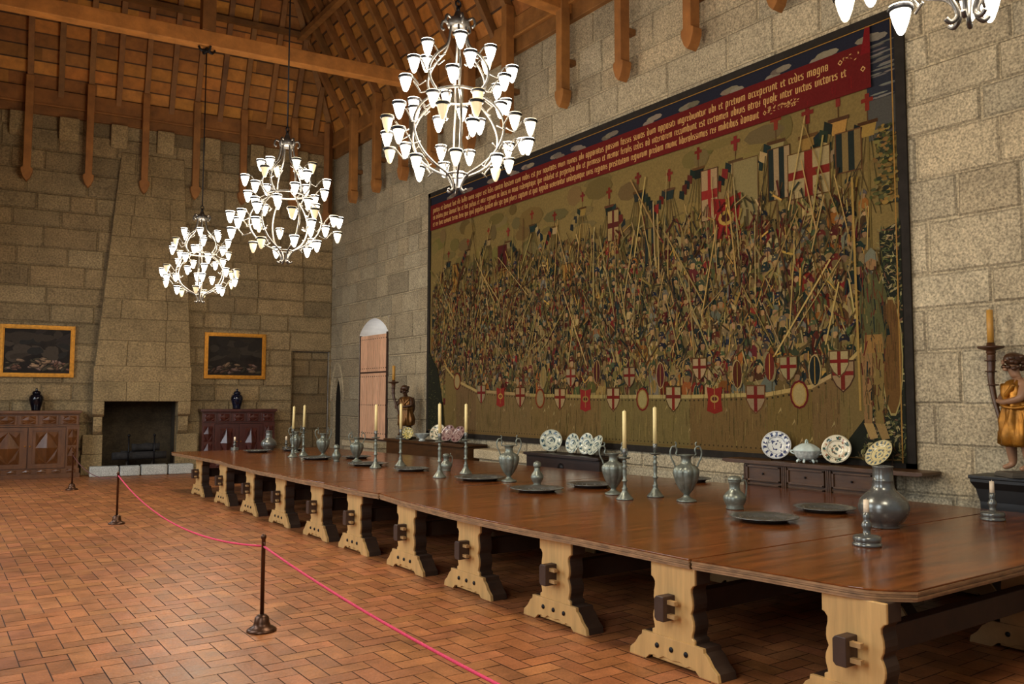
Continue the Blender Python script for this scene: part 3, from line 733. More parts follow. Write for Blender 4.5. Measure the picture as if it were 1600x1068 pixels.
for _ in range(2600):
    u = rt.uniform(.3,10.8); v = rt.uniform(1.0,3.6); a = rt.gauss(0,.5); L_ = rt.uniform(.06,.26)
    line(u, v, u+L_*sin(a), v+L_*cos(a), rt.uniform(.008,.03), jit(rt.choice([TAN,OLV,TEAL,BRN,CRM,GLD,MAR,(60,52,32),(46,44,32)]), .25))
for _ in range(120):
    u = rt.uniform(.4,10.8); v = rt.uniform(1.3,3.4); a = rt.gauss(0,.45); L_ = rt.uniform(.5,1.5)
    line(u, v, u+L_*sin(a), v+L_*cos(a), rt.uniform(.012,.026), jit(rt.choice([(158,134,82),(150,124,72),(48,40,30),BRN,CRM])))
# hull of the boat
LAY[0] += .0005
rail = [(.85,1.55),(1.3,1.25),(2.1,1.02),(4,.93),(6,.9),(8,.9),(9.4,.93),(10.1,1.03),(10.5,1.22),(10.83,1.5)]
for p, q in zip(rail, rail[1:]):
    P([(p[0],.1),(q[0],.1),q,p], jit((108,88,52),.05))
for p, q in zip(rail, rail[1:]):
    P([(p[0],p[1]-.055),(q[0],q[1]-.055),q,p], jit((156,134,84),.05))
    n = int((q[0]-p[0])/.085)
    for i in range(n): t = i/n; ell(p[0]+(q[0]-p[0])*t, p[1]+(q[1]-p[1])*t-.085, .018, .016, (52,44,28), 6)
for _ in range(900):
    u = rt.uniform(1.0,10.7); v = rt.uniform(.12,.85); line(u, v, u+rt.uniform(-.004,.004), v+rt.uniform(.05,.25), .006, jit(rt.choice([(84,70,38),(122,104,60),(92,80,44),(70,62,36)])))
for _ in range(40): u = rt.uniform(1.2,10.4); v = rt.uniform(.25,.8); P([(u,v),(u+.05,v+.09),(u+.07,v),(u+.05,v+.05)], jit(CRM))
for i in range(120): u = .9+i*.083; ell(u, .17, .014, .014, (56,48,30), 5)
for u, v, k in ((1.35,1.2,2),(2.3,.92,0),(3.0,.88,1),(3.67,.86,0),(4.3,.84,2),(4.89,.83,0),(5.6,.83,1),(6.31,.83,0),(7.0,.83,2),(7.67,.84,0),(8.48,.84,1),(9.21,.84,0),(9.91,.9,2),(10.55,1.13,0)): shield(u, v, .29, k)
for u, k in ((8.9,3),(9.45,3),(9.75,0),(10.15,3),(8.2,0),(7.4,3),(6.7,0),(10.5,0),(5.9,3),(5.2,0),(4.4,3)): shield(u, 1.22+rt.uniform(-.04,.1), .25, k)
# foliage at both ends
LAY[0] += .0005
P([(10.4,.1),(11.35,.1),(11.35,2.95),(11.08,2.85),(11.12,1.6),(10.95,.75)], (34,36,28)); P([(.1,.1),(.8,.1),(.72,.8),(.5,1.5),(.1,1.9)], (38,38,28))
for _ in range(1900):
    u = rt.uniform(10.45,11.33); v = rt.uniform(.1,2.9)
    if u < 11.08 and v > .75+(u-10.95)*3: continue
    if u+v*.45 < 10.72: continue
    a = rt.uniform(0,PI); L_ = rt.uniform(.02,.05); P([(u,v),(u+L_*cos(a)-.01,v+L_*sin(a)+.012),(u+2*L_*cos(a),v+2*L_*sin(a)),(u+L_*cos(a)+.01,v+L_*sin(a)-.012)], jit(rt.choice([(112,104,62),(84,84,48),(126,112,72),(60,66,44),(140,128,90),(96,70,50)])), .000001)
for _ in range(260):
    u = rt.uniform(.12,.78); v = rt.uniform(.1,1.8)
    if u > .8-v*.35: continue
    a = rt.uniform(0,PI); L_ = rt.uniform(.02,.045); P([(u,v),(u+L_*cos(a),v+L_*sin(a)+.012),(u+2*L_*cos(a),v+2*L_*sin(a))], jit((86,82,50)), .000001)
for _ in range(220):
    u = 11.18+rt.gauss(0,.06); v = rt.uniform(3.2,4.15); ell(u, v, rt.uniform(.02,.05), rt.uniform(.015,.03), jit(rt.choice([(70,70,42),(110,98,56),(48,50,36),(124,96,50)])), 6)
# tall guard at the right end with a long shield
LAY[0] += .0006
ell(11.2,1.35,.14,.72,jit(CRM),14); ell(11.2,1.35,.125,.69,jit((92,66,36)),14)
for du in (-.10,.05): P([(10.98+du-.05,.55),(10.98+du+.05,.55),(10.98+du+.075,1.45),(10.98+du-.075,1.45)], jit((140,110,66))); P([(10.98+du-.06,.55),(10.98+du+.06,.55),(10.98+du+.12,.38),(10.98+du+.02,.36)], jit((140,112,68)))
P([(10.82,1.4),(11.12,1.4),(11.16,2.1),(11.06,2.35),(10.88,2.35),(10.80,2.05)], jit((70,62,42))); P([(10.84,1.4),(11.1,1.4),(11.08,1.62),(10.86,1.62)], jit(GLD))
ell(10.97,2.5,.075,.1,jit(SKN),10); P([(10.88,2.5),(10.89,2.6),(10.97,2.68),(11.05,2.6),(11.06,2.5),(10.97,2.55)], jit(STL)); line(10.78,.7,10.74,3.6,.03,jit((150,116,66)))
line(11.1,2.0,11.16,1.6,.06,jit(TEAL))
for _ in range(150):
    u = rt.uniform(10.82,11.12); v = rt.uniform(.5,2.5); line(u, v, u+rt.gauss(0,.02), v+rt.uniform(.05,.2), rt.uniform(.006,.018), jit(rt.choice([BRN,OLV,TEAL,(60,52,34),TAN,MAR]), .2))
for _ in range(60):
    u = 11.2+rt.uniform(-.09,.09); v = rt.uniform(.85,1.9); line(u, v, u, v+rt.uniform(.1,.25), .008, jit((84,60,34)))
# red inscribed band and gold line
LAY[0] += .0006
rect(.14, 11.03, 4.66, 5.24, (94,27,25)); P([(10.9,5.1),(11.03,5.1),(11.03,5.42),(10.97,5.45)], (112,26,28))
for _ in range(160): u = rt.uniform(.2,11.0); v = rt.uniform(4.68,5.2); line(u, v, u, v+rt.uniform(.05,.2), .012, jit((100,22,24),.1), ) if v < 5.0 else None
line(.12, TH-.12, TW-.14, TH-.12, .014, (150,112,56)); line(TW-.15, .1, TW-.15, TH-.12, .016, (150,112,56)); line(.12,.13,TW-.14,.13,.012,(110,84,46))
LAYTOP = LAY[0]
obj('woven_scene', g, WEAVE, tp_, fix=False)

# blackletter inscription built from broad-pen strokes
ADV = {}
def minim(x, y0=0.0, y1=1.0, w_=.2):
    return [[(x,y0+.12),(x+w_/2,y0-.04),(x+w_,y0+.12),(x+w_,y1-.12),(x+w_/2,y1+.04),(x,y1-.12)]]
def dia(x, y, w_=.2, h=.2): return [[(x,y),(x+w_/2,y-h/2),(x+w_,y),(x+w_/2,y+h/2)]]
def thin(x0,y0,x1,y1,t=.08): return [[(x0,y0-t),(x1,y1-t),(x1,y1+t),(x0,y0+t)]]
def two(hi0=1.0, hi1=1.0, lo0=0.0, lo1=0.0): return minim(0,lo0,hi0)+minim(.42,lo1,hi1)
GL = {
 'i': (minim(0), .40), 'n': (two()+thin(.1,.9,.5,1.0), .82), 'u': (two()+thin(.1,.0,.5,.08), .82), 'm': (minim(0)+minim(.42)+minim(.84)+thin(.1,.9,1.0,1.0), 1.24),
 'o': (two()+thin(.1,.97,.5,.97)+thin(.1,.03,.5,.03), .80), 'a': (two()+thin(.1,.97,.5,.97)+thin(.1,.5,.5,.45,.06)+thin(.1,.03,.45,.03), .82),
 'e': (minim(0)+dia(.34,.8,.22,.36)+thin(.1,.45,.5,.7,.05)+thin(.1,.03,.46,.1), .66), 'c': (minim(0)+dia(.3,.93,.24,.24)+thin(.1,.03,.46,.1), .62),
 'r': (minim(0)+dia(.26,.92,.26,.26), .58), 's': (minim(0,.48,1.0)+minim(.3,0,.55)+dia(.3,.95,.2,.2)+thin(.0,.05,.35,.02)+thin(.1,.52,.4,.5), .66),
 't': (minim(0,0,1.25)+thin(-.08,.95,.42,.97)+thin(.1,.03,.4,.08), .54), 'l': (minim(0,0,1.6), .40), 'b': (minim(0,0,1.6)+minim(.42)+thin(.1,.95,.5,.97)+thin(.1,.03,.5,.03), .82),
 'd': (two()+[[(.42,1.0),(.62,.95),(.2,1.6),(.02,1.56)]]+thin(.1,.03,.5,.03), .82), 'h': (minim(0,0,1.6)+minim(.42,-.2)+thin(.1,.95,.5,.97), .82),
 'p': (minim(0,-.6)+minim(.42)+thin(.1,.97,.5,.97)+thin(.1,.03,.5,.03), .84), 'q': (minim(0)+minim(.42,-.6)+thin(.1,.97,.5,.97)+thin(.1,.03,.5,.03), .84),
 'g': (minim(0)+minim(.42,-.4)+thin(.1,.97,.6,.97)+thin(.1,.03,.5,.03)+thin(.0,-.5,.5,-.42), .84), 'f': (minim(0,0,1.45)+thin(-.08,.92,.4,.95)+dia(.2,1.45,.24,.24), .5),
 'x': (minim(.15)+thin(-.05,.5,.5,.55)+dia(.3,.93)+dia(-.02,.05), .62), 'v': (minim(0,0,1.15)+minim(.42)+thin(.1,.03,.5,.03), .82), 'z': (thin(0,.95,.4,.95)+thin(0,.05,.45,.05)+[[(.3,.9),(.42,.9),(.15,.1),(.03,.1)]], .62),
}
g = G()
def write(txt, u0, v0, xh, width):
    tot = sum(.62 if ch == ' ' else GL[ch][1] for ch in txt); k = width/tot; x = 0
    for ch in txt:
        if ch == ' ': x += .62; continue
        st, adv = GL[ch]
        for pl in st: g.face([mt(u0+(x+a)*k, v0+b*xh, LAYTOP+.0004) for a, b in pl])
        x += adv
write('portus et domuit fuit ille bello ruina super est ledis contra hostem cum nobis est per nouitatis muri ruinas alii apparatus passim fossis suuos dum oppositi ingrediuntur ubi et pretium acceperunt et cedes magna', .26, 5.06, .078, 10.2)
write('ea ordinis pace domuit hic et fuit pulsus et inter regnum ac ducis in noua redemptique que indulsit et perpendio alii et permissi et memor ferulis cedes ad interiorem recumbunt est certamen ubiuis atrox quale inter uictus uictores et', .26, 4.90, .078, 10.45)
write('et rex hinc ueniunt terras bene que quid populus quidem alii spe quo plures captum et quo oppida uenerantur undequaque uiris regionis prestitutam regiurum predam munic liberalissimus rex militibus donauit', .26, 4.74, .078, 9.1)
def dl(u, v, r): 
    for a, b in ((0,1),(1,2),(2,3),(3,0)):
        q = [(u+r*cos(PI/2*k), v+r*1.1*sin(PI/2*k)) for k in (a, b)]; d = LAYTOP+.0005
        A, B = q; g.face([mt(*A,d), mt(*B,d), mt(u+(B[0]-u)*.6, v+(B[1]-v)*.6, d), mt(u+(A[0]-u)*.6, v+(A[1]-v)*.6, d)])
dl(10.62,5.10,.035); dl(10.93,4.92,.035); dl(9.45,4.78,.03)
r = random.Random(9)
for cx, cv, n, sp in ((10.78,5.12,14,.12),(9.75,4.80,60,.24)):
    for _ in range(n):
        u = cx+r.uniform(-sp,sp); v = cv+r.gauss(0,.028); a = r.uniform(0,PI); L_ = .022
        g.face([mt(u-L_*cos(a), v-L_*sin(a), LAYTOP+.0005), mt(u+.006, v-.006, LAYTOP+.0005), mt(u+L_*cos(a), v+L_*sin(a), LAYTOP+.0005), mt(u-.006, v+.006, LAYTOP+.0005)])
obj('inscription', g, LETTER, tp_, fix=False)

# ------------------------------------------------------------------ chandeliers
rnd = random.Random(61)
ch = thing('chandelier', 'x', 'chandelier', (4.32, 16.74, 3.75), .2, 'iron chandeliers with glass cup lamps')
RIB = smooth([(.075,0,1.70),(.085,0,1.62),(.10,0,1.52),(.14,0,1.42),(.25,0,1.31),(.325,0,1.18),(.315,0,1.06),(.25,0,.97),(.235,0,.93),(.30,0,.89),(.42,0,.78),(.49,0,.63),(.475,0,.48),(.39,0,.34),(.26,0,.24),(.11,0,.16),(.055,0,.08),(.045,0,.03),(.075,0,0),(.10,0,.02)], 4)
g = G(); g.tube(RIB, .0125, 7); rib_me = None
first = obj('rib', g, IRON, ch)
for i in range(1, 6):
    c = first.copy(); COL.objects.link(c); c.parent = ch; c.rotation_euler = (0, 0, PI/3*i)
g = G()
g.lathe([(.06,1.62),(.10,1.64),(.115,1.68),(.10,1.72),(.05,1.74),(.03,1.80),(.0,1.81)], 16)
for i in range(6):
    a = PI/3*i+.2; g.tube(smooth([(.09*cos(a),.09*sin(a),1.70),(.15*cos(a),.15*sin(a),1.72),(.17*cos(a),.17*sin(a),1.66),(.14*cos(a),.14*sin(a),1.63)],3), .014, 6)
obj('crown_hub', g, IRON, ch)
g = G(); g.tube([(.245*cos(2*PI*i/36), .245*sin(2*PI*i/36), .955) for i in range(36)], .015, 7, closed=True); obj('ring', g, IRON, ch)
g = G(); g.tube([(.105*cos(2*PI*i/24), .105*sin(2*PI*i/24), .165) for i in range(24)], .01, 6, closed=True); obj('ring', g, IRON, ch)
g = G(); g.tube([(0,0,1.79),(0,0,1.86)], .02, 6); g.tube([(.03*cos(2*PI*i/14),0,1.88+.035*sin(2*PI*i/14)) for i in range(14)], .009, 5, closed=True); g.tube([(0,0,1.9),(0,0,5.2)], .011, 6); obj('suspension_rod', g, IROND, ch)
g = G(); g.lathe([(0,5.0),(.03,5.01),(.05,5.06),(.03,5.1),(0,5.11)], 10)
for k in range(4): a = PI/2*k; g.tube(smooth([(.03*cos(a),.03*sin(a),5.05),(.12*cos(a),.12*sin(a),5.03),(.17*cos(a),.17*sin(a),5.1)], 3), [.03]*4+[.022]*3, 6)
obj('ceiling_hook', g, IROND, ch)
CUP = [(r*.9, z*.86) for r, z in [(0,-.175),(.012,-.172),(.024,-.155),(.043,-.10),(.056,-.045),(.064,0),(.069,.012),(.062,.012),(.05,-.04),(.035,-.10),(.01,-.15),(0,-.155)]]
levels = [(1.40,.35,.145,6,0),(1.20,.55,.33,6,.14),(1.02,.54,.30,6,-.16),(.86,.42,.27,6,.40),(.66,.73,.49,6,.16),(.62,.70,.49,6,-.26),(.46,.71,.46,6,.12),(.29,.44,.28,6,-.1)]
def arm_meshes(z, R, r0):
    g = G(); g.tube(smooth([(r0,0,z-.06),(r0+(R-r0)*.35,0,z-.10),(R-.13,0,z-.07),(R-.075,0,z+.0)], 4), .0075, 6); me_a = g
    return g
MATS = [CUP_ON, CUP_LO, CUP_OFF]
cupm = []
g = G(); g.lathe(CUP, 14); cup0 = None
def mesh_of(g, m, name):
    bmesh.ops.recalc_face_normals(g.bm, faces=g.bm.faces); me = bpy.data.meshes.new(name); g.bm.to_mesh(me); g.bm.free(); me.materials.append(m); return me
cup_me = []
for m in MATS:
    g = G(); g.lathe(CUP, 14); cup_me.append(mesh_of(g, m, 'lamp_cup'))
g = G(); g.lathe([(.060,-.020),(.065,-.018),(.069,-.003),(.067,.003),(.0615,.0015)], 14); band_me = mesh_of(g, IROND, 'rim_band')
def link(name, me, parent, loc=(0,0,0), rz=0):
    o = bpy.data.objects.new(name, me); COL.objects.link(o); o.parent = parent; o.location = loc; o.rotation_euler = (0,0,rz); return o
def build_cups(parent, seed):
    r = random.Random(seed)
    for li, (z, R, r0, n, ph) in enumerate(levels):
        me = ARM[li]
        for i in range(n):
            a = link('arm', me, parent, (0,0,0), PI/3*i+ph)
            k = r.random(); pr_ = (.05,.14) if li < 4 else (.16,.42)
            cm = cup_me[2] if k < pr_[0] else cup_me[1] if k < pr_[1] else cup_me[0]
            zz = z+r.uniform(-.03,.03)
            link('lamp_cup', cm, a, (R,0,zz)); link('rim_band', band_me, a, (R,0,zz))
ARM = [mesh_of(arm_meshes(z, R, r0), IRON, 'arm') for z, R, r0, n, ph in levels]
chs = [(ch, 'white-lit iron chandelier farthest away, in front of the chimney hood', (4.32,16.74,3.75), .2)]
spots = [((4.0,11.15,3.76),.55,'white-lit iron chandelier second farthest, left of the big one, over the long table'),((4.15,6.83,3.90),.05,'largest-looking white-lit iron chandelier in front of the tapestry and roof'),((4.13,1.97,3.76),.3,'nearest chandelier, only its lowest cups and curled iron tips showing above the tapestry corner')]
ch['label'] = chs[0][1]
allch = [ch]
for loc, rz, lab in spots: allch.append(copy_tree(ch, None, loc, rz, lab))
for i, c in enumerate(allch):
    build_cups(c, 70+i)
ch.rotation_euler = (0,0,.2)
# the rods end at the tie beams
def area(name, loc, rot, sx, sy, e, col, spread=None):
    l = bpy.data.lights.new(name, 'AREA'); l.shape = 'RECTANGLE'; l.size = sx; l.size_y = sy; l.energy = e; l.color = col
    if spread: l.spread = spread
    o = bpy.data.objects.new(name, l); COL.objects.link(o); o.location = loc; o.rotation_euler = rot; return o
CH_E = 92
for c in allch:
    for (x, y, z) in ((.4,.0,.55),(-.2,.35,.5),(-.2,-.35,.5),(0,0,1.12)):
        l = bpy.data.lights.new('chandelier_glow', 'POINT'); l.energy = CH_E; l.color = (1, .87, .68); l.shadow_soft_size = .25
        o = bpy.data.objects.new('chandelier_glow', l); COL.objects.link(o); o.parent = c; o.location = (x, y, z)

# ------------------------------------------------------------------ long tables
rnd = random.Random(71)
TT = .79
def farx(y): return min(8.88, 9.08-(max(y, 4.6)-4.6)*.128 if y < 13 else 8.0-(y-13)*.13)
def leg_mesh():
    g = G(); pr_ = [(.72,.213),(.60,.213),(.595,.195),(.57,.176),(.54,.176),(.50,.186),(.46,.189),(.43,.185),(.405,.174),(.395,.172),(.38,.180),(.35,.192),(.32,.196),(.29,.193),(.255,.182),(.235,.18),(.225,.205),(.02,.205)]
    poly = [(w_, z) for z, w_ in pr_] + [(-w_, z) for z, w_ in pr_[::-1]]
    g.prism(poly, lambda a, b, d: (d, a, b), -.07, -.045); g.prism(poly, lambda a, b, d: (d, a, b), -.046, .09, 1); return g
def foot_mesh():
    g = G(); h = [(.43,0),(.42,.05),(.37,.09),(.33,.145),(.30,.165),(.295,.195)]
    b = [(.26,0),(.22,.035),(.17,.045),(.13,.03),(.08,.055),(0,.045)]
    poly = h + [(-a, z) for a, z in h[::-1]] + [(-a, z) for a, z in b] + [(a, z) for a, z in b[::-1][1:]]
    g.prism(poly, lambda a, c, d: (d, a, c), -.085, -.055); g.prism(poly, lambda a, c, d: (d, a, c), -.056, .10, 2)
    for y in (-.14,0,.14):
        g.ball((-.088,y,.12), (.012,.02,.02), 6, 1)
    return g
def trestle(t, x, y, m, tenon, sgn=1):
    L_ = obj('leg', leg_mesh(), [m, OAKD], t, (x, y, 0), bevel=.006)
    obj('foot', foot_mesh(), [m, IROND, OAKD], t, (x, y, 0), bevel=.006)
    if tenon:
        g = G(); g.prism([(-.045,.33),(.025,.33),(.045,.35),(.045,.485),(.025,.505),(-.045,.505)], lambda a, b, d: (-d, a+.02, b), .06, .19)
        k = obj('tenon', g, BLOCK, t, (x, y, 0), bevel=.006)
        for z in (.37, .465): 
            g = G(); g.box(-.15, -.115, -.095, .04, z-.014, z+.014); obj('peg', g, OAKM, k)
tabs = [
 (2.67,4.065,[2.97],[(4.78,2.67),(4.63,2.80),(4.56,2.93),(4.525,3.15),(4.465,3.6),(4.385,4.065)],'trestle table at the near end of the row, with its corner toward the viewer'),
 (4.085,8.915,[4.29,5.65,7.03,8.33],[(4.38,4.085),(4.35,4.8),(4.33,5.3),(4.27,5.9),(4.24,6.6),(4.25,7.3),(4.31,8.2),(4.39,8.915)],'longest trestle table, second from the near end, on four pale front legs'),
 (8.935,10.395,[9.70],[(4.38,8.935),(4.31,9.6),(4.31,10.395)],'third trestle table from the near end of the row'),
 (10.415,11.845,[10.92],[(4.33,10.415),(4.27,11.1),(4.27,11.845)],'fourth trestle table from the near end of the row'),
 (11.865,13.20,[12.34],[(4.29,11.865),(4.23,12.6),(4.22,13.20)],'fifth trestle table from the near end of the row'),
 (13.22,15.06,[13.77],[(4.25,13.22),(4.24,14.2),(4.31,15.06)],'sixth trestle table from the near end of the row'),
 (15.08,17.95,[15.30,16.90],[(4.32,15.08),(4.26,16.4),(4.16,17.95)],'trestle table at the far end of the row, near the fireplace'),
]
for k, (y0, y1, legs, front, lab) in enumerate(tabs):
    t = thing('trestle_table', lab, 'table', (0,0,0), 0, 'dark-topped trestle tables in a long row')
    ext = [(farx(y1), y1)] + [(farx(y0+(y1-y0)*i/4), y0+(y1-y0)*i/4) for i in (3,2,1)] + [(farx(y0), y0)]
    poly = front + ext
    if len(front) > 2:
        sm = [(p.x, p.y) for p in smooth([(a, b, 0) for a, b in front], 4)]; poly = sm + ext
    g = G(); cx = sum(p[0] for p in poly)/len(poly); cy = (y0+y1)/2
    def inset(pl, d): 
        return [(a+(d if a < 6.5 else -d), b + (d if (b < y0+.01 and k == 0) else (-d if (b > y1-.01 and k == 6) else 0))) for a, b in pl]
    g.prism(inset(poly, .004), lambda a, b, d: (a, b, d), TT-.012, TT, 0)
    obj('tabletop', g, TABLE, t, bevel=.003)
    g = G()
    for z0, z1, d in ((TT-.026,TT-.012,.0),(TT-.040,TT-.028,.006),(TT-.054,TT-.042,.002),(TT-.070,TT-.056,.010)):
        g.prism(inset(poly, d), lambda a, b, c: (a, b, c), z0, z1, 0)
    g.prism(inset(poly, .02), lambda a, b, c: (a, b, c), TT-.069, TT-.013, 0)
    obj('reeded_edge', g, TEDGE, t)
    for y in legs:
        xf = 4.50 if k else 4.66
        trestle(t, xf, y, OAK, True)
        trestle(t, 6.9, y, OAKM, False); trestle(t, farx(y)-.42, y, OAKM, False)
        g = G(); g.box(xf+.07, farx(y)-.48, y-.045, y+.045, .35, .51); obj('stretcher', g, OAKD, t, bevel=.006)
    g = G()
    for xx in (4.72 if k else 5.0, 6.9, farx(y1)-.6): g.box(xx-.05, xx+.05, y0+.06, y1-.06, .69, TT-.068)
    obj('batten', g, OAKD, t)

# ------------------------------------------------------------------ pewter on the tables
def lobed(a, z): return 1+(.13*abs(cos(4*a))**.6-.09)*min(1, (z-.09)/.06, (.395-z)/.04) if .09 < z < .395 else 1
def amphora(label, x, y, s=1.0, rz=0):
    t = thing('pewter_amphora', label, 'vase', (x, y, TT), rz, 'two-handled pewter vases')
    g = G(); pr_ = [(.10,0),(.105,.008),(.098,.02),(.06,.035),(.034,.055),(.03,.075),(.045,.09),(.075,.13),(.105,.19),(.125,.25),(.135,.30),(.13,.335),(.105,.365),(.066,.385),(.052,.40),(.05,.44),(.058,.465),(.078,.478),(.08,.487),(.072,.487),(.05,.45),(.045,.40)]
    g.lathe([(r*s, z*s) for r, z in pr_], 64, rf=lambda a, z: lobed(a, z/s)); obj('body', g, PEWTER, t)
    for sg in (-1, 1):
        g = G()
        pts = smooth([(sg*.115*s,0,.355*s),(sg*.13*s,0,.40*s),(sg*.155*s,0,.45*s),(sg*.165*s,0,.51*s),(sg*.145*s,0,.565*s),(sg*.11*s,0,.565*s),(sg*.095*s,0,.53*s),(sg*.105*s,0,.49*s),(sg*.085*s,0,.475*s)], 4)
        g.tube(pts, .0095*s, 7); g.tube(smooth([(sg*.11*s,0,.565*s),(sg*.10*s,0,.60*s),(sg*.115*s,0,.615*s)],3), .008*s, 6); obj('handle', g, PEWTER, t)
    return t
def candlestick(label, x, y, h=.60, lean=0, clab=None, ch_=.44):
    t = thing('tall_candlestick', label, 'candlestick', (x, y, TT), 0, 'tall pewter candlesticks')
    k = h/.60
    g = G(); pr_ = [(.092,0),(.096,.01),(.088,.022),(.062,.05),(.036,.09),(.026,.115),(.034,.13),(.02,.145),(.018,.20),(.03,.215),(.032,.225),(.018,.24),(.022,.29),(.024,.34),(.018,.37),(.03,.385),(.018,.40),(.016,.43),(.026,.445),(.018,.46),(.014,.475)]
    g.lathe([(r, z*k) for r, z in pr_], 20); obj('stem', g, PEWTER, t)
    g = G(); g.lathe([(.016,.47*k),(.05,.478*k),(.07,.492*k),(.066,.497*k),(.03,.487*k),(.022,.49*k)], 20); obj('drip_pan', g, PEWTER, t)
    g = G(); g.lathe([(.022,.487*k),(.021,.54*k),(.026,.545*k),(.024,.56*k),(.028,.60*k),(.024,.601*k),(.022,.58*k)], 14); obj('socket', g, PEWTERD, t)
    g = G(); g.lathe([(.023,0),(.0225,ch_*.5),(.022,ch_-.01),(.012,ch_),(0,ch_)], 14); g.tube([(0,0,ch_-.003),(.002,0,ch_+.014)], .002, 5)
    c = obj('candle', g, CANDLE, None, (x, y, TT+.575*k)); c.rotation_euler = lean if isinstance(lean, tuple) else (0, 0, 0)
    tag(c, clab, 'candle', 'tall cream candles')
def plate(label, x, y, r=.30, m=None):
    t = thing('pewter_plate', label, 'plate', (x, y, TT), 0, 'round pewter plates')
    g = G(); g.lathe([(0,.008),(r*.6,.010),(r*.66,.022),(r*.72,.034),(r*.97,.046),(r,.044),(r*.99,.038),(r*.74,.024),(r*.68,.008),(r*.62,0),(0,0)][::-1], 40); o = obj('dish', g, m or PEWTERD, t)
    return t
def shaker(label, x, y, h=.31):
    t = thing('pewter_shaker', label, 'shaker', (x, y, TT), 0, 'pear-shaped pewter shakers')
    k = h/.31
    g = G(); g.lathe([(r*k, z*k) for r, z in [(.05,0),(.055,.01),(.045,.025),(.06,.05),(.08,.09),(.082,.115),(.068,.145),(.045,.175),(.036,.20),(.038,.235)]], 24); obj('body', g, PEWTER, t)
    g = G(); g.lathe([(r*k, z*k) for r, z in [(.046,.232),(.05,.24),(.052,.265),(.042,.29),(.018,.305),(0,.31)]], 20); obj('cap', g, PEWTER, t)
def jug(label, x, y, s=1.0, rz=0):
    t = thing('pewter_jug', label, 'jug', (x, y, TT), rz, 'lidded pewter jugs')
    g = G(); g.lathe([(r*s, z*s) for r, z in [(.085,0),(.09,.012),(.082,.03),(.10,.06),(.115,.10),(.112,.13),(.085,.165),(.058,.19),(.05,.22),(.054,.26),(.066,.275),(.066,.285)]], 28); obj('body', g, PEWTER, t)
    g = G(); g.lathe([(r*s, z*s) for r, z in [(.068,.284),(.07,.30),(.055,.325),(.02,.335),(0,.338)]], 24); obj('lid', g, PEWTER, t)
    g = G(); g.tube(smooth([(-.06*s,0,.275*s),(-.10*s,0,.29*s),(-.118*s,0,.25*s),(-.115*s,0,.18*s),(-.108*s,0,.12*s)]), .009*s, 7); g.tube([(-.085*s,0,.285*s),(-.085*s,0,.34*s)], .008*s, 6); obj('handle', g, PEWTER, t)
def lowstick(label, clab, x, y, s=1.0, ch_=.12):
    t = thing('short_candlestick', label, 'candlestick', (x, y, TT), 0, 'short drum-based candlesticks')
    g = G(); g.lathe([(r*s, z*s) for r, z in [(.104,0),(.107,.012),(.10,.025),(.092,.028),(.10,.035),(.103,.06),(.094,.075),(.06,.082),(.03,.085),(.026,.12),(.038,.14),(.041,.155),(.03,.18),(.022,.19),(.028,.205),(.027,.25),(.022,.251),(.021,.225)]], 26); obj('stem', g, PEWTERD, t)
    g = G(); g.lathe([(.021,0),(.020,ch_),(.0,ch_)], 14); g.tube([(0,0,ch_-.002),(.002,0,ch_+.012)], .002, 5)
    tag(obj('candle', g, CANDLEW, None, (x, y, TT+.226*s)), clab, 'candle', 'short pale candles')
def flask(label, x, y, s=1.0):
    t = thing('pewter_flask', label, 'flask', (x, y, TT), 0, 'round-bellied pewter flasks')
    g = G(); g.lathe([(r*s, z*s) for r, z in [(.125,0),(.13,.01),(.125,.03),(.165,.06),(.205,.13),(.212,.18),(.195,.235),(.15,.285),(.105,.32),(.09,.35),(.085,.40),(.088,.405),(.084,.41),(.082,.515),(.088,.522),(.085,.53),(.076,.53),(.076,.42)]], 40); obj('body', g, PEWTERD, t)

amphora('two-handled pewter vase in front of the pale bench, left of a shaker', 6.43, 9.19, 1.0, -.45)
amphora('two-handled pewter vase partly behind a tall candlestick, left of the nearest vase', 6.59, 7.30, .98, -.6)
amphora('nearest two-handled pewter vase, right of the two near candlesticks', 6.80, 6.36, 1.04, -.6)
amphora('two-handled pewter vase on a plate behind a candlestick, before the blind niche', 6.20, 15.0, .90, -.3)
amphora('two-handled pewter vase beside a shaker, left of the shuttered window', 6.24, 13.58, .86, -.3)
amphora('farthest two-handled pewter vase with two plates behind it', 6.18, 16.35, .88, -.3)
CS = [
 (6.36,6.86,.56,(0,.0,0),'tall pewter candlestick nearest the viewer, in front of a two-handled vase','cream candle in the candlestick in front of the two-handled vase'),
 (6.82,6.85,.60,(0.02,-.02,0),'tall pewter candlestick just left of the nearest two-handled vase','slightly tilted cream candle left of the nearest two-handled vase'),
 (5.93,10.17,.62,(.015,-.02,0),'tall pewter candlestick in the middle of the row, left one by the large plate','leaning cream candle above the rose plates, left of its pair'),
 (6.55,10.47,.61,(0,0,0),'tall pewter candlestick in the middle of the row, right one behind the large plate','cream candle standing before the tapestry, right of its pair'),
 (5.89,12.11,.59,(.0,-.0,0),'tall pewter candlestick in front of the shuttered window','cream candle in front of the window shutter'),
 (6.40,12.24,.60,(0.01,-.01,0),'tall pewter candlestick just right of the shuttered window','cream candle just right of the window shutter'),
 (5.67,15.16,.53,(0,.03,0),'far tall candlestick in front of the farthest vase','cream candle leaning slightly above the farthest vase'),
 (5.98,15.42,.55,(0,.02,0),'far tall candlestick beside the vase before the blind niche','cream candle in front of the blind niche'),
]
for x, y, h, lean, la, lb in CS: candlestick(la, x, y, h, lean, lb)
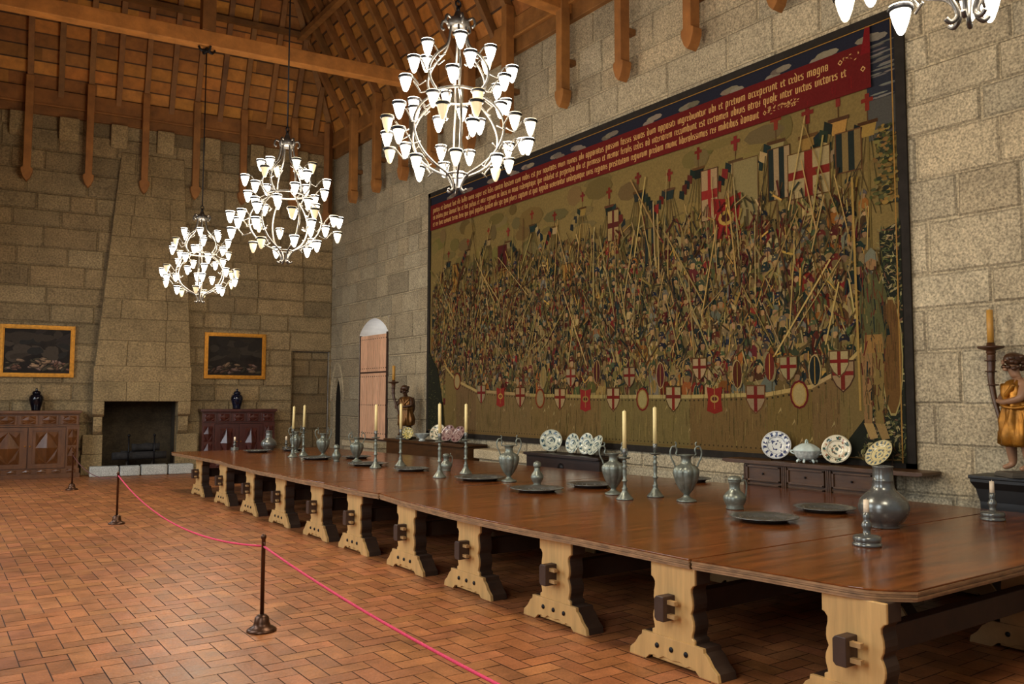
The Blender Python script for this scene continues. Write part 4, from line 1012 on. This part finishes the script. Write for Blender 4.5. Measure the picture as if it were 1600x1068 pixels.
for la, x, y, r in (
 ('nearest pewter plate, left of the round-bellied flask','6.33',4.97,.31), ('pewter plate just behind the nearest one, left of the flask','7.37',5.05,.30),
 ('pewter plate in front of the shaker','6.05',8.06,.325), ('pewter plate behind the vase and candlestick, right of the shaker','6.92',8.09,.31),
 ('large pewter plate right of the middle candlesticks','6.25',9.62,.355), ('pewter plate in front of the right-hand window candlestick','6.14',11.39,.285),
 ('pewter plate behind the candlestick in front of the shutter','6.03',12.67,.34), ('pewter plate under the vase and shaker left of the window','6.55',14.25,.27),
 ('pewter plate in front of the vase before the blind niche','5.85',14.45,.31), ('pewter plate in front of the far flask','5.60',16.95,.28),
 ('pewter plate half hidden behind the farthest vase','6.35',17.0,.24), ('pewter plate behind the nearest two-handled vase, at the far table edge','8.53',7.86,.25)):
    plate(la, float(x), y, r)
shaker('pear-shaped pewter shaker between two plates, right of the middle vase', 6.45, 8.59, .314)
shaker('small dark pewter shaker beside the vase left of the window', 5.93, 13.74, .30)
jug('lidded pewter jug with bulbous belly, right of the nearest vase', 6.74, 5.65, 1.0, PI*.78)
jug('small lidded pewter jug behind a middle candlestick', 6.56, 11.05, .8, PI*.9)
lowstick('short drum-based candlestick in front of the round-bellied flask', 'short pale candle stub in front of the flask', 5.91, 3.69)
lowstick('short drum-based candlestick at the table edge before the black pedestal', 'short pale candle stub before the black pedestal', 8.12, 3.80, 1.0, .13)
lowstick('far short candlestick in front of the reddish cabinet', 'small candle stub in front of the reddish cabinet', 5.39, 17.8, .8, .10)
lowstick('far short candlestick left of the farthest vase', 'small candle stub left of the farthest vase', 6.40, 17.5, .8, .10)
flask('large round-bellied pewter flask on the near table', 6.88, 4.13)
flask('far pewter flask with slender neck in front of the reddish cabinet', 6.0, 17.45, .78)

# ------------------------------------------------------------------ barrier stanchions and ropes
for i, (x, y) in enumerate(((2.33,6.85),(2.44,13.78),(2.55,19.3),(2.28,.6))):
    if i == 3: continue
    t = thing('barrier_stanchion', ['nearest bronze rope stanchion with bell-shaped foot on the open floor','middle bronze rope stanchion on the floor','farthest bronze rope stanchion, in front of the walnut cabinet'][i], 'stanchion', (x, y, 0), 0, 'rope stanchions')
    g = G(); g.lathe([(.118,0),(.12,.012),(.10,.028),(.072,.04),(.062,.07),(.056,.11),(.04,.125),(.02,.135)], 26); obj('base', g, BRONZE, t)
    g = G(); g.lathe([(.0165,.12),(.0165,.74),(.022,.745),(.022,.765),(.012,.78),(0,.782)], 14); obj('pole', g, BRONZE, t)
    g = G(); g.tube([(.0,.03*cos(2*PI*k/10)+.04*0,.69+.0+.03*sin(2*PI*k/10)) for k in range(10)], .005, 5, closed=True); obj('hook', g, BRONZE, t)
def sag(p, q, d, n=24):
    p = Vector(p); q = Vector(q); return [p.lerp(q, i/n)-Vector((0,0,4*d*(i/n)*(1-i/n))) for i in range(n+1)]
g = G(); g.tube(sag((2.33,6.87,.68),(2.44,13.76,.72),.235), .009, 6); tag(obj('barrier_rope', g, ROPE), 'pink rope sagging from the nearest stanchion to the middle one', 'rope', 'barrier ropes')
g = G(); g.tube(sag((2.33,6.83,.68),(2.28,-.6,.70),.16), .009, 6); tag(obj('barrier_rope', g, ROPE), 'pink rope running from the nearest stanchion toward the viewer', 'rope', 'barrier ropes')
g = G(); g.tube(sag((2.44,13.80,.70),(2.55,19.28,.70),.17), .007, 6); tag(obj('barrier_rope', g, ROPED), 'thin dull rope between the middle and farthest stanchions', 'rope', 'barrier ropes')

# ------------------------------------------------------------------ chests along the tapestry wall
def chest(label, y0, y1, H, m, x0=8.86, drawers=0, top_over=.06, top=None, lock=False):
    t = thing('low_chest', label, 'chest', (0,0,0))
    g = G(); g.box(x0, XR-.06, y0, y1, .08, H-.05); obj('carcass', g, m, t, bevel=.006)
    g = G(); g.box(x0-.03, XR-.06, y0-.03, y1+.03, 0, .08); obj('plinth', g, m, t, bevel=.008)
    a, b = top or (y0-top_over, y1+top_over)
    g = G()
    g.prism([(a,H-.05+.015),(a+.06,H-.05),(b-.06,H-.05),(b,H-.05+.015),(b-.005,H-.006),(b-.02,H),(a+.02,H),(a+.005,H-.006)], lambda p, q, d: (d, p, q), x0-.05, XR-.06)
    obj('top', g, m, t, bevel=.004)
    if drawers:
        dw = (y1-y0)/drawers
        for zz0, zz1 in ((H-.27,H-.07),(H-.50,H-.30)):
            for i in range(drawers):
                c0, c1 = y0+dw*i+.05, y0+dw*(i+1)-.05
                g = G(); g.box(x0-.012, x0+.01, c0, c1, zz0, zz1)
                for q in ((c0,c1,zz0,zz0+.025),(c0,c1,zz1-.025,zz1),(c0,c0+.03,zz0,zz1),(c1-.03,c1,zz0,zz1)): g.box(x0-.03, x0-.008, q[0], q[1], q[2], q[3])
                d = obj('drawer', g, m, t, bevel=.004)
                g = G(); g.ball((x0-.025,(c0+c1)/2,(zz0+zz1)/2), .014, 6); obj('knob', g, IROND, d)
        for i in range(drawers+1):
            c = min(y1-.04, max(y0+.04, y0+dw*i))
            g = G(); g.prism([(-.035,0),(-.035,-.02),(-.018,-.02),(-.018,-.008),(-.008,-.008),(-.008,-.022),(.008,-.022),(.008,-.008),(.018,-.008),(.018,-.02),(.035,-.02),(.035,0)], lambda a, b, d: (x0+b, c+a, d), H-.5, H-.06)
            obj('pilaster', g, m, t)
    if lock:
        g = G(); g.lathe([(.0,-.004),(.075,-.004),(.08,.004),(.0,.008)], 16); o = obj('lock_plate', g, IROND, t, (x0-.004, (y0+y1)/2, H-.22)); o.rotation_euler = (0, -PI/2, 0)
    return t
chest('walnut chest with panelled drawers and wide thin top below the tapestry', 5.45, 7.36, 1.10, CHESTW, 8.98, 3, top=(4.90,7.70))
chest('dark oak chest with round lock plate below the middle of the tapestry, carrying four plates', 10.15, 12.12, .95, CHESTD, 8.86, 0, .04, lock=True)
chest('brown chest near the shuttered window, carrying the dark statue and rose plates', 14.15, 17.55, .97, CHESTW, 8.80, 0, .05)
def dish(label, x, y, z, r, yaw, tilt, m):
    """plate leaning back: faces yaw direction, tilted by tilt, resting on z; scaled unit-radius mesh"""
    g = G(); g.lathe([(r_, z_*.9) for r_, z_ in [(0,.10),(.40,.11),(.55,.13),(.62,.19),(.97,.27),(1,.26),(.985,.235),(.64,.14),(.56,.06),(.42,.0),(0,.0)]], 40)
    t = thing('faience_plate', label, 'plate', (0,0,0), 0, 'painted faience plates on the chests')
    o = obj('dish', g, m, t); n = Vector((cos(yaw)*cos(tilt), sin(yaw)*cos(tilt), sin(tilt)))
    q = n.to_track_quat('Z', 'Y'); o.rotation_mode = 'QUATERNION'; o.rotation_quaternion = q; o.scale = (r, r, r)
    t.location = (x, y, z+.012); o.location = (0, 0, r*cos(tilt))
    g = G(); b = Vector((-cos(yaw), -sin(yaw), 0)); s = Vector((-sin(yaw), cos(yaw), 0))
    for sg in (-1, 1): 
        p = s*(sg*r*.35)
        g.tube([p+b*-.07+Vector((0,0,.03)), p+b*-.05+Vector((0,0,-.006)), p+b*(.10)+Vector((0,0,-.006)), p+b*(.12*1+.15*sin(tilt)*r)+Vector((0,0,r*.8))], .007, 5)
    obj('stand', g, CHESTD, t)
    return t
camdir = lambda x, y: math.atan2(-y, -x)
def D(label, x, y, z, r, off, tilt, m): return dish(label, x, y, z, r, camdir(x, y)+off, tilt, m)
D('blue and white painted plate on the drawer chest, left of the tureen', 9.16, 6.97, 1.10, .188, -.15, .30, F_BLUE)
D('cream plate with green flower painting half behind the lidded tureen', 9.18, 6.10, 1.10, .178, -.25, .30, F_FLOR)
D('yellowish painted plate tilted sharply at the right end of the drawer chest', 9.16, 5.52, 1.10, .178, -.75, .62, F_YEL)
D('largest painted plate on the dark chest, leftmost of four', 9.10, 11.70, .95, .198, -.15, .32, F_TEAL)
D('small oval-looking painted plate on the dark chest, second from left', 9.12, 11.10, .95, .172, -.85, .2, F_TEAL)
D('upright painted plate on the dark chest, third from left', 9.12, 10.74, .95, .182, -.85, .25, F_TEAL)
D('strongly turned painted plate at the right end of the dark chest', 9.05, 10.42, .95, .185, -1.05, .55, F_TEAL)
D('yellow painted plate at the foot of the far candle bearer', 8.86, 16.60, .97, .135, -.35, .25, F_OLIVE)
D('dull painted plate leaning behind the footed white bowl', 9.16, 15.78, .97, .19, -.6, .5, F_FLOR)
D('reddish painted plate behind a tall candle on the far chest', 9.12, 15.27, .97, .185, -.7, .45, F_PINK)
D('rose painted plate turned sideways at the right end of the far chest', 9.05, 14.74, .97, .185, -.85, .5, F_PINK)
t = thing('lidded_tureen', 'turquoise-white scalloped tureen with lid on the drawer chest', 'tureen', (9.08, 6.46, 1.10), .3); t.scale = (.84, .84, .92)
sc = lambda a, z: 1+.05*cos(8*a)
g = G(); g.lathe([(.09,.045),(.12,.055),(.16,.085),(.185,.13),(.20,.165),(.205,.172),(.195,.17),(.1,.08)], 40, rf=sc); obj('bowl', g, F_TURB, t)
g = G(); g.lathe([(.20,.172),(.198,.185),(.17,.215),(.11,.25),(.06,.268),(0,.272)], 40, rf=sc); l = obj('lid', g, F_TUR, t)
g = G(); g.tube(smooth([(-.05,0,.26),(-.045,0,.29),(0,0,.315),(.045,0,.29),(.05,0,.26)]), .012, 7); obj('knob', g, F_TUR, l)
for i in range(6):
    a = PI/3*i; g = G(); g.tube(smooth([(.10*cos(a),.10*sin(a),.06),(.14*cos(a),.14*sin(a),.03),(.135*cos(a),.135*sin(a),.02)],3), .018, 6); obj('foot', g, F_TUR, t)
for sg in (-1, 1): g = G(); g.tube(smooth([(0,sg*.19,.12),(0,sg*.235,.14),(0,sg*.235,.165),(0,sg*.20,.16)]), .01, 6); obj('handle', g, F_TUR, t)
t = thing('footed_bowl', 'footed white bowl with scalloped rim on the far chest, in front of a leaning plate', 'bowl', (8.93, 16.08, .97), .2); t.scale = (.76, .76, .9)
g = G(); g.lathe([(.10,0),(.10,.015),(.07,.035),(.09,.06),(.15,.10),(.19,.145),(.22,.17),(.225,.175),(.21,.178),(.15,.12),(0,.07)], 36, rf=lambda a, z: 1+.03*cos(10*a)*(z > .1)); obj('bowl', g, F_TURB, t)

# ------------------------------------------------------------------ candle bearer statues
def skin(name, verts, edges, radii, m, parent, sub=2, root=0):
    me = bpy.data.meshes.new(name); me.from_pydata(verts, edges, []); o = bpy.data.objects.new(name, me); COL.objects.link(o); o.parent = parent
    md = o.modifiers.new('Skin', 'SKIN'); md.use_smooth_shade = True
    sv = me.skin_vertices[0].data
    for i, r in enumerate(radii): sv[i].radius = r if isinstance(r, tuple) else (r, r); sv[i].use_root = (i == root)
    s = o.modifiers.new('Subdivision', 'SUBSURF'); s.levels = sub; s.render_levels = sub
    me.materials.append(m); return o
def statue(label, loc, rotz, s, fl, dr, torch, cand, mir=1):
    """local frame: figure faces +x, its torch side is +y"""
    t = thing('candle_bearer_statue', label, 'statue', loc, rotz)
    t.scale = (s*1.15, s*mir*1.15, s)
    V = [(0,0,.58),(0,0,.68),(.01,0,.80),(.01,.0,.92),(.015,.005,1.0),(.03,.02,1.07),(.045,.03,1.16),      # pelvis..head 0-6
         (.0,.075,.56),(.04,.11,.32),(.01,.13,.07),(.10,.15,.03),                                            # leg torch side 7-10
         (.0,-.07,.56),(-.01,-.075,.32),(-.03,-.07,.07),(.06,-.085,.03),                                     # other leg 11-14
         (.0,.12,.93),(.05,.20,.80),(.10,.20,.72),(.12,.175,.70),                                            # torch arm 15-18
         (.0,-.12,.93),(.07,-.17,.78),(.14,-.02,.74),(.15,.10,.76)]                                          # crossing arm 19-22
    E = [(0,1),(1,2),(2,3),(3,4),(4,5),(5,6),(0,7),(7,8),(8,9),(9,10),(0,11),(11,12),(12,13),(13,14),(3,15),(15,16),(16,17),(17,18),(3,19),(19,20),(20,21),(21,22)]
    Rr = [.11,.10,.105,.10,.05,.045,.078,.085,.058,.036,.026,.08,.056,.035,.026,.055,.040,.030,.028,.055,.042,.032,.028]
    skin('body', V, E, Rr, fl, t)
    g = G(); hx, hy, hz = .045, .03, 1.17
    g.ball((hx+.075,hy,hz-.005), (.018,.012,.02), 6); g.ball((hx+.062,hy-.03,hz+.02), (.012,.012,.008), 6); g.ball((hx+.062,hy+.03,hz+.02), (.012,.012,.008), 6); g.ball((hx+.066,hy,hz-.045), (.010,.022,.007), 6); g.ball((hx+.055,hy,hz-.075), (.025,.025,.02), 6)
    obj('face', g, fl, t)
    g = G(); r = random.Random(4)
    g.ball((hx-.02,hy,hz+.035), (.085,.085,.075), 10)
    for i in range(26):
        a = r.uniform(.6, 2*PI-.6); z = hz+r.uniform(-.08,.07); g.ball((hx-.015+.082*cos(a), hy+.082*sin(a), z), r.uniform(.018,.03), 5)
    obj('hair', g, WOODS, t)
    g = G(); r = random.Random(6)
    # folded tunic
    def fold(k): return lambda a, z: 1+k*sin(7*a+z*9)+k*.6*sin(13*a-z*5)
    g.lathe([(.135,.27),(.165,.30),(.165,.42),(.15,.55),(.128,.66),(.125,.72),(.135,.82),(.13,.91),(.09,.97),(.06,.985)], 48, (0,0,0), fold(.15))
    g.tube([(.14*cos(2*PI*i/24), .135*sin(2*PI*i/24), .70+.02*sin(4*PI*i/24)) for i in range(24)], .022, 8, closed=True)
    g.tube(smooth([(.09,.10,.93),(.12,.03,.82),(.12,-.06,.72)]), .028, 8); g.tube(smooth([(.09,-.11,.93),(.12,-.02,.82),(.11,.08,.72)]), .026, 8)
    obj('tunic', g, dr, t)
    g = G(); g.tube(smooth([(-.12,-.08,.95),(-.16,-.06,.7),(-.14,.02,.4),(-.12,-.05,.12)]), [.05,.05,.06,.06,.06,.065,.07,.07,.07,.07,.065,.065,.065,.06,.06,.06,.05,.05,.04][:19], 8); obj('mantle', g, WOODS, t)
    g = G(); g.tube(smooth([(.13,.10,.55),(.14,.15,.72),(.14,.20,.88),(.13,.245,1.02),(.12,.255,1.14),(.12,.25,1.27)], 5), [.018+.0009*i for i in range(26)], 10)
    for z, y in ((.93,.215),(1.08,.25),(1.2,.252)): g.tube([(.128+.045*cos(2*PI*i/14), y+.045*sin(2*PI*i/14), z) for i in range(14)], .008, 5, closed=True)
    g.lathe([(.03,1.26),(.045,1.29),(.04,1.31),(.11,1.335),(.12,1.345),(.115,1.36),(.04,1.352),(.035,1.40),(.03,1.40)], 22, (.12,.25,0), lambda a, z: 1+.04*cos(8*a)*(z > 1.32)); obj('torch', g, torch, t)
    g = G()
    for sg in (-1,):
        g.lathe([(0,0),(.235,0),(.235,.03),(.215,.05),(.0,.05)], 4, (0,0,-.05), None, sm=False)
    o = obj('base', g, SLAB, t)
    o.rotation_euler = (0,0,PI/4); 
    return t
def statue_candle(label, p, h, r, m):
    g = G(); g.lathe([(r,0),(r*.97,h),(0,h+.004)], 14); g.tube([(0,0,h),(.002,0,h+.02)], .003, 5)
    tag(obj('candle', g, m, None, p), label, 'candle')
def local_pt(loc, rotz, s, mir, p):
    q = Vector((p[0]*s*1.15, p[1]*s*mir*1.15, p[2]*s)); q.rotate(Matrix.Rotation(rotz, 3, 'Z')); return Vector(loc)+q
# right-hand statue : faces the room and the far end
loc = (9.10, 3.96, 1.17); rz = math.radians(140); 
statue('gilded statue of a curly-haired youth holding a torch, on the black pedestal', loc, rz, .95, SKIN, GILT, WOODS, CANDLEO, -1)
statue_candle('ochre candle in the torch of the gilded statue', local_pt(loc, rz, .95, -1, (.12,.25,1.385)), .36, .033, CANDLEO)
loc2 = (9.02, 17.0, 1.02); rz2 = math.radians(215)
statue('dark carved statue holding a torch on the far chest beside the shuttered window', loc2, rz2, .92, WOODS, GILTD, WOODS, CANDLEO, -1)
statue_candle('ochre candle in the torch of the far dark statue', local_pt(loc2, rz2, .92, -1, (.12,.25,1.385)), .34, .034, CANDLEO)
t = thing('black_pedestal', 'black flared wooden pedestal under the gilded statue', 'pedestal', (0,0,0))
g = G(); pr_ = [(.62,0),(.62,.10),(.50,.16),(.46,.55),(.47,.85),(.50,.98),(.54,1.05),(.54,1.08)]
for (a, z0), (b, z1) in zip(pr_, pr_[1:]):
    def ring(w_, z): k_ = min(.45, w_*.8); return [(9.37-k_, 3.86-w_, z), (9.37, 3.86-w_, z), (9.37, 3.86+w_, z), (9.37-k_, 3.86+w_, z)]
    A, B = ring(a, z0), ring(b, z1)
    for k in range(4): g.face([A[k], A[(k+1)%4], B[(k+1)%4], B[k]])
obj('body', g, BLACKW, t)
g = G(); g.box(8.93, 9.37, 3.30, 4.42, 1.08, 1.12); obj('top', g, BLACKW, t, bevel=.01)

# ------------------------------------------------------------------ light and world
W_E = 150
for a0, a1, z0, z1 in WINS:
    area('daylight', (XL+.06, (a0+a1)/2, (z0+z1)/2), (0, -PI/2+.55, 0), z1-z0, a1-a0, W_E, (.84,.92,1.0))
area('niche_daylight', (XR+.5, 19.5, 3.3), (PI, 0, 0), .5, 1.2, 4, (.95,.97,1.0))
wd = bpy.data.worlds.new('World'); bpy.context.scene.world = wd; wd.use_nodes = True
bg = wd.node_tree.nodes['Background']; bg.inputs['Color'].default_value = (.80,.82,.86,1); bg.inputs['Strength'].default_value = .30

# ------------------------------------------------------------------ camera
f = 1300.0; yaw, pitch, roll = math.radians(35.16), math.radians(3.87), math.radians(.16)
Fv = Vector((sin(yaw)*cos(pitch), cos(yaw)*cos(pitch), sin(pitch))); r_ = Vector((cos(yaw), -sin(yaw), 0)); u_ = r_.cross(Fv)
r2, u2 = r_*cos(roll)+u_*sin(roll), u_*cos(roll)-r_*sin(roll)
cam = bpy.data.cameras.new('camera'); co = bpy.data.objects.new('camera', cam); COL.objects.link(co)
M_ = Matrix((r2, u2, -Fv)).transposed().to_4x4(); M_.translation = Vector((0, 0, 1.9)); co.matrix_world = M_
cam.sensor_width = 36; cam.lens = f/1600*36; cam.clip_end = 200; cam.clip_start = .05
sc_ = bpy.context.scene; sc_.camera = co
sc_.view_settings.view_transform = 'Standard'; sc_.view_settings.exposure = 0.0
sc_.cycles.use_denoising = True
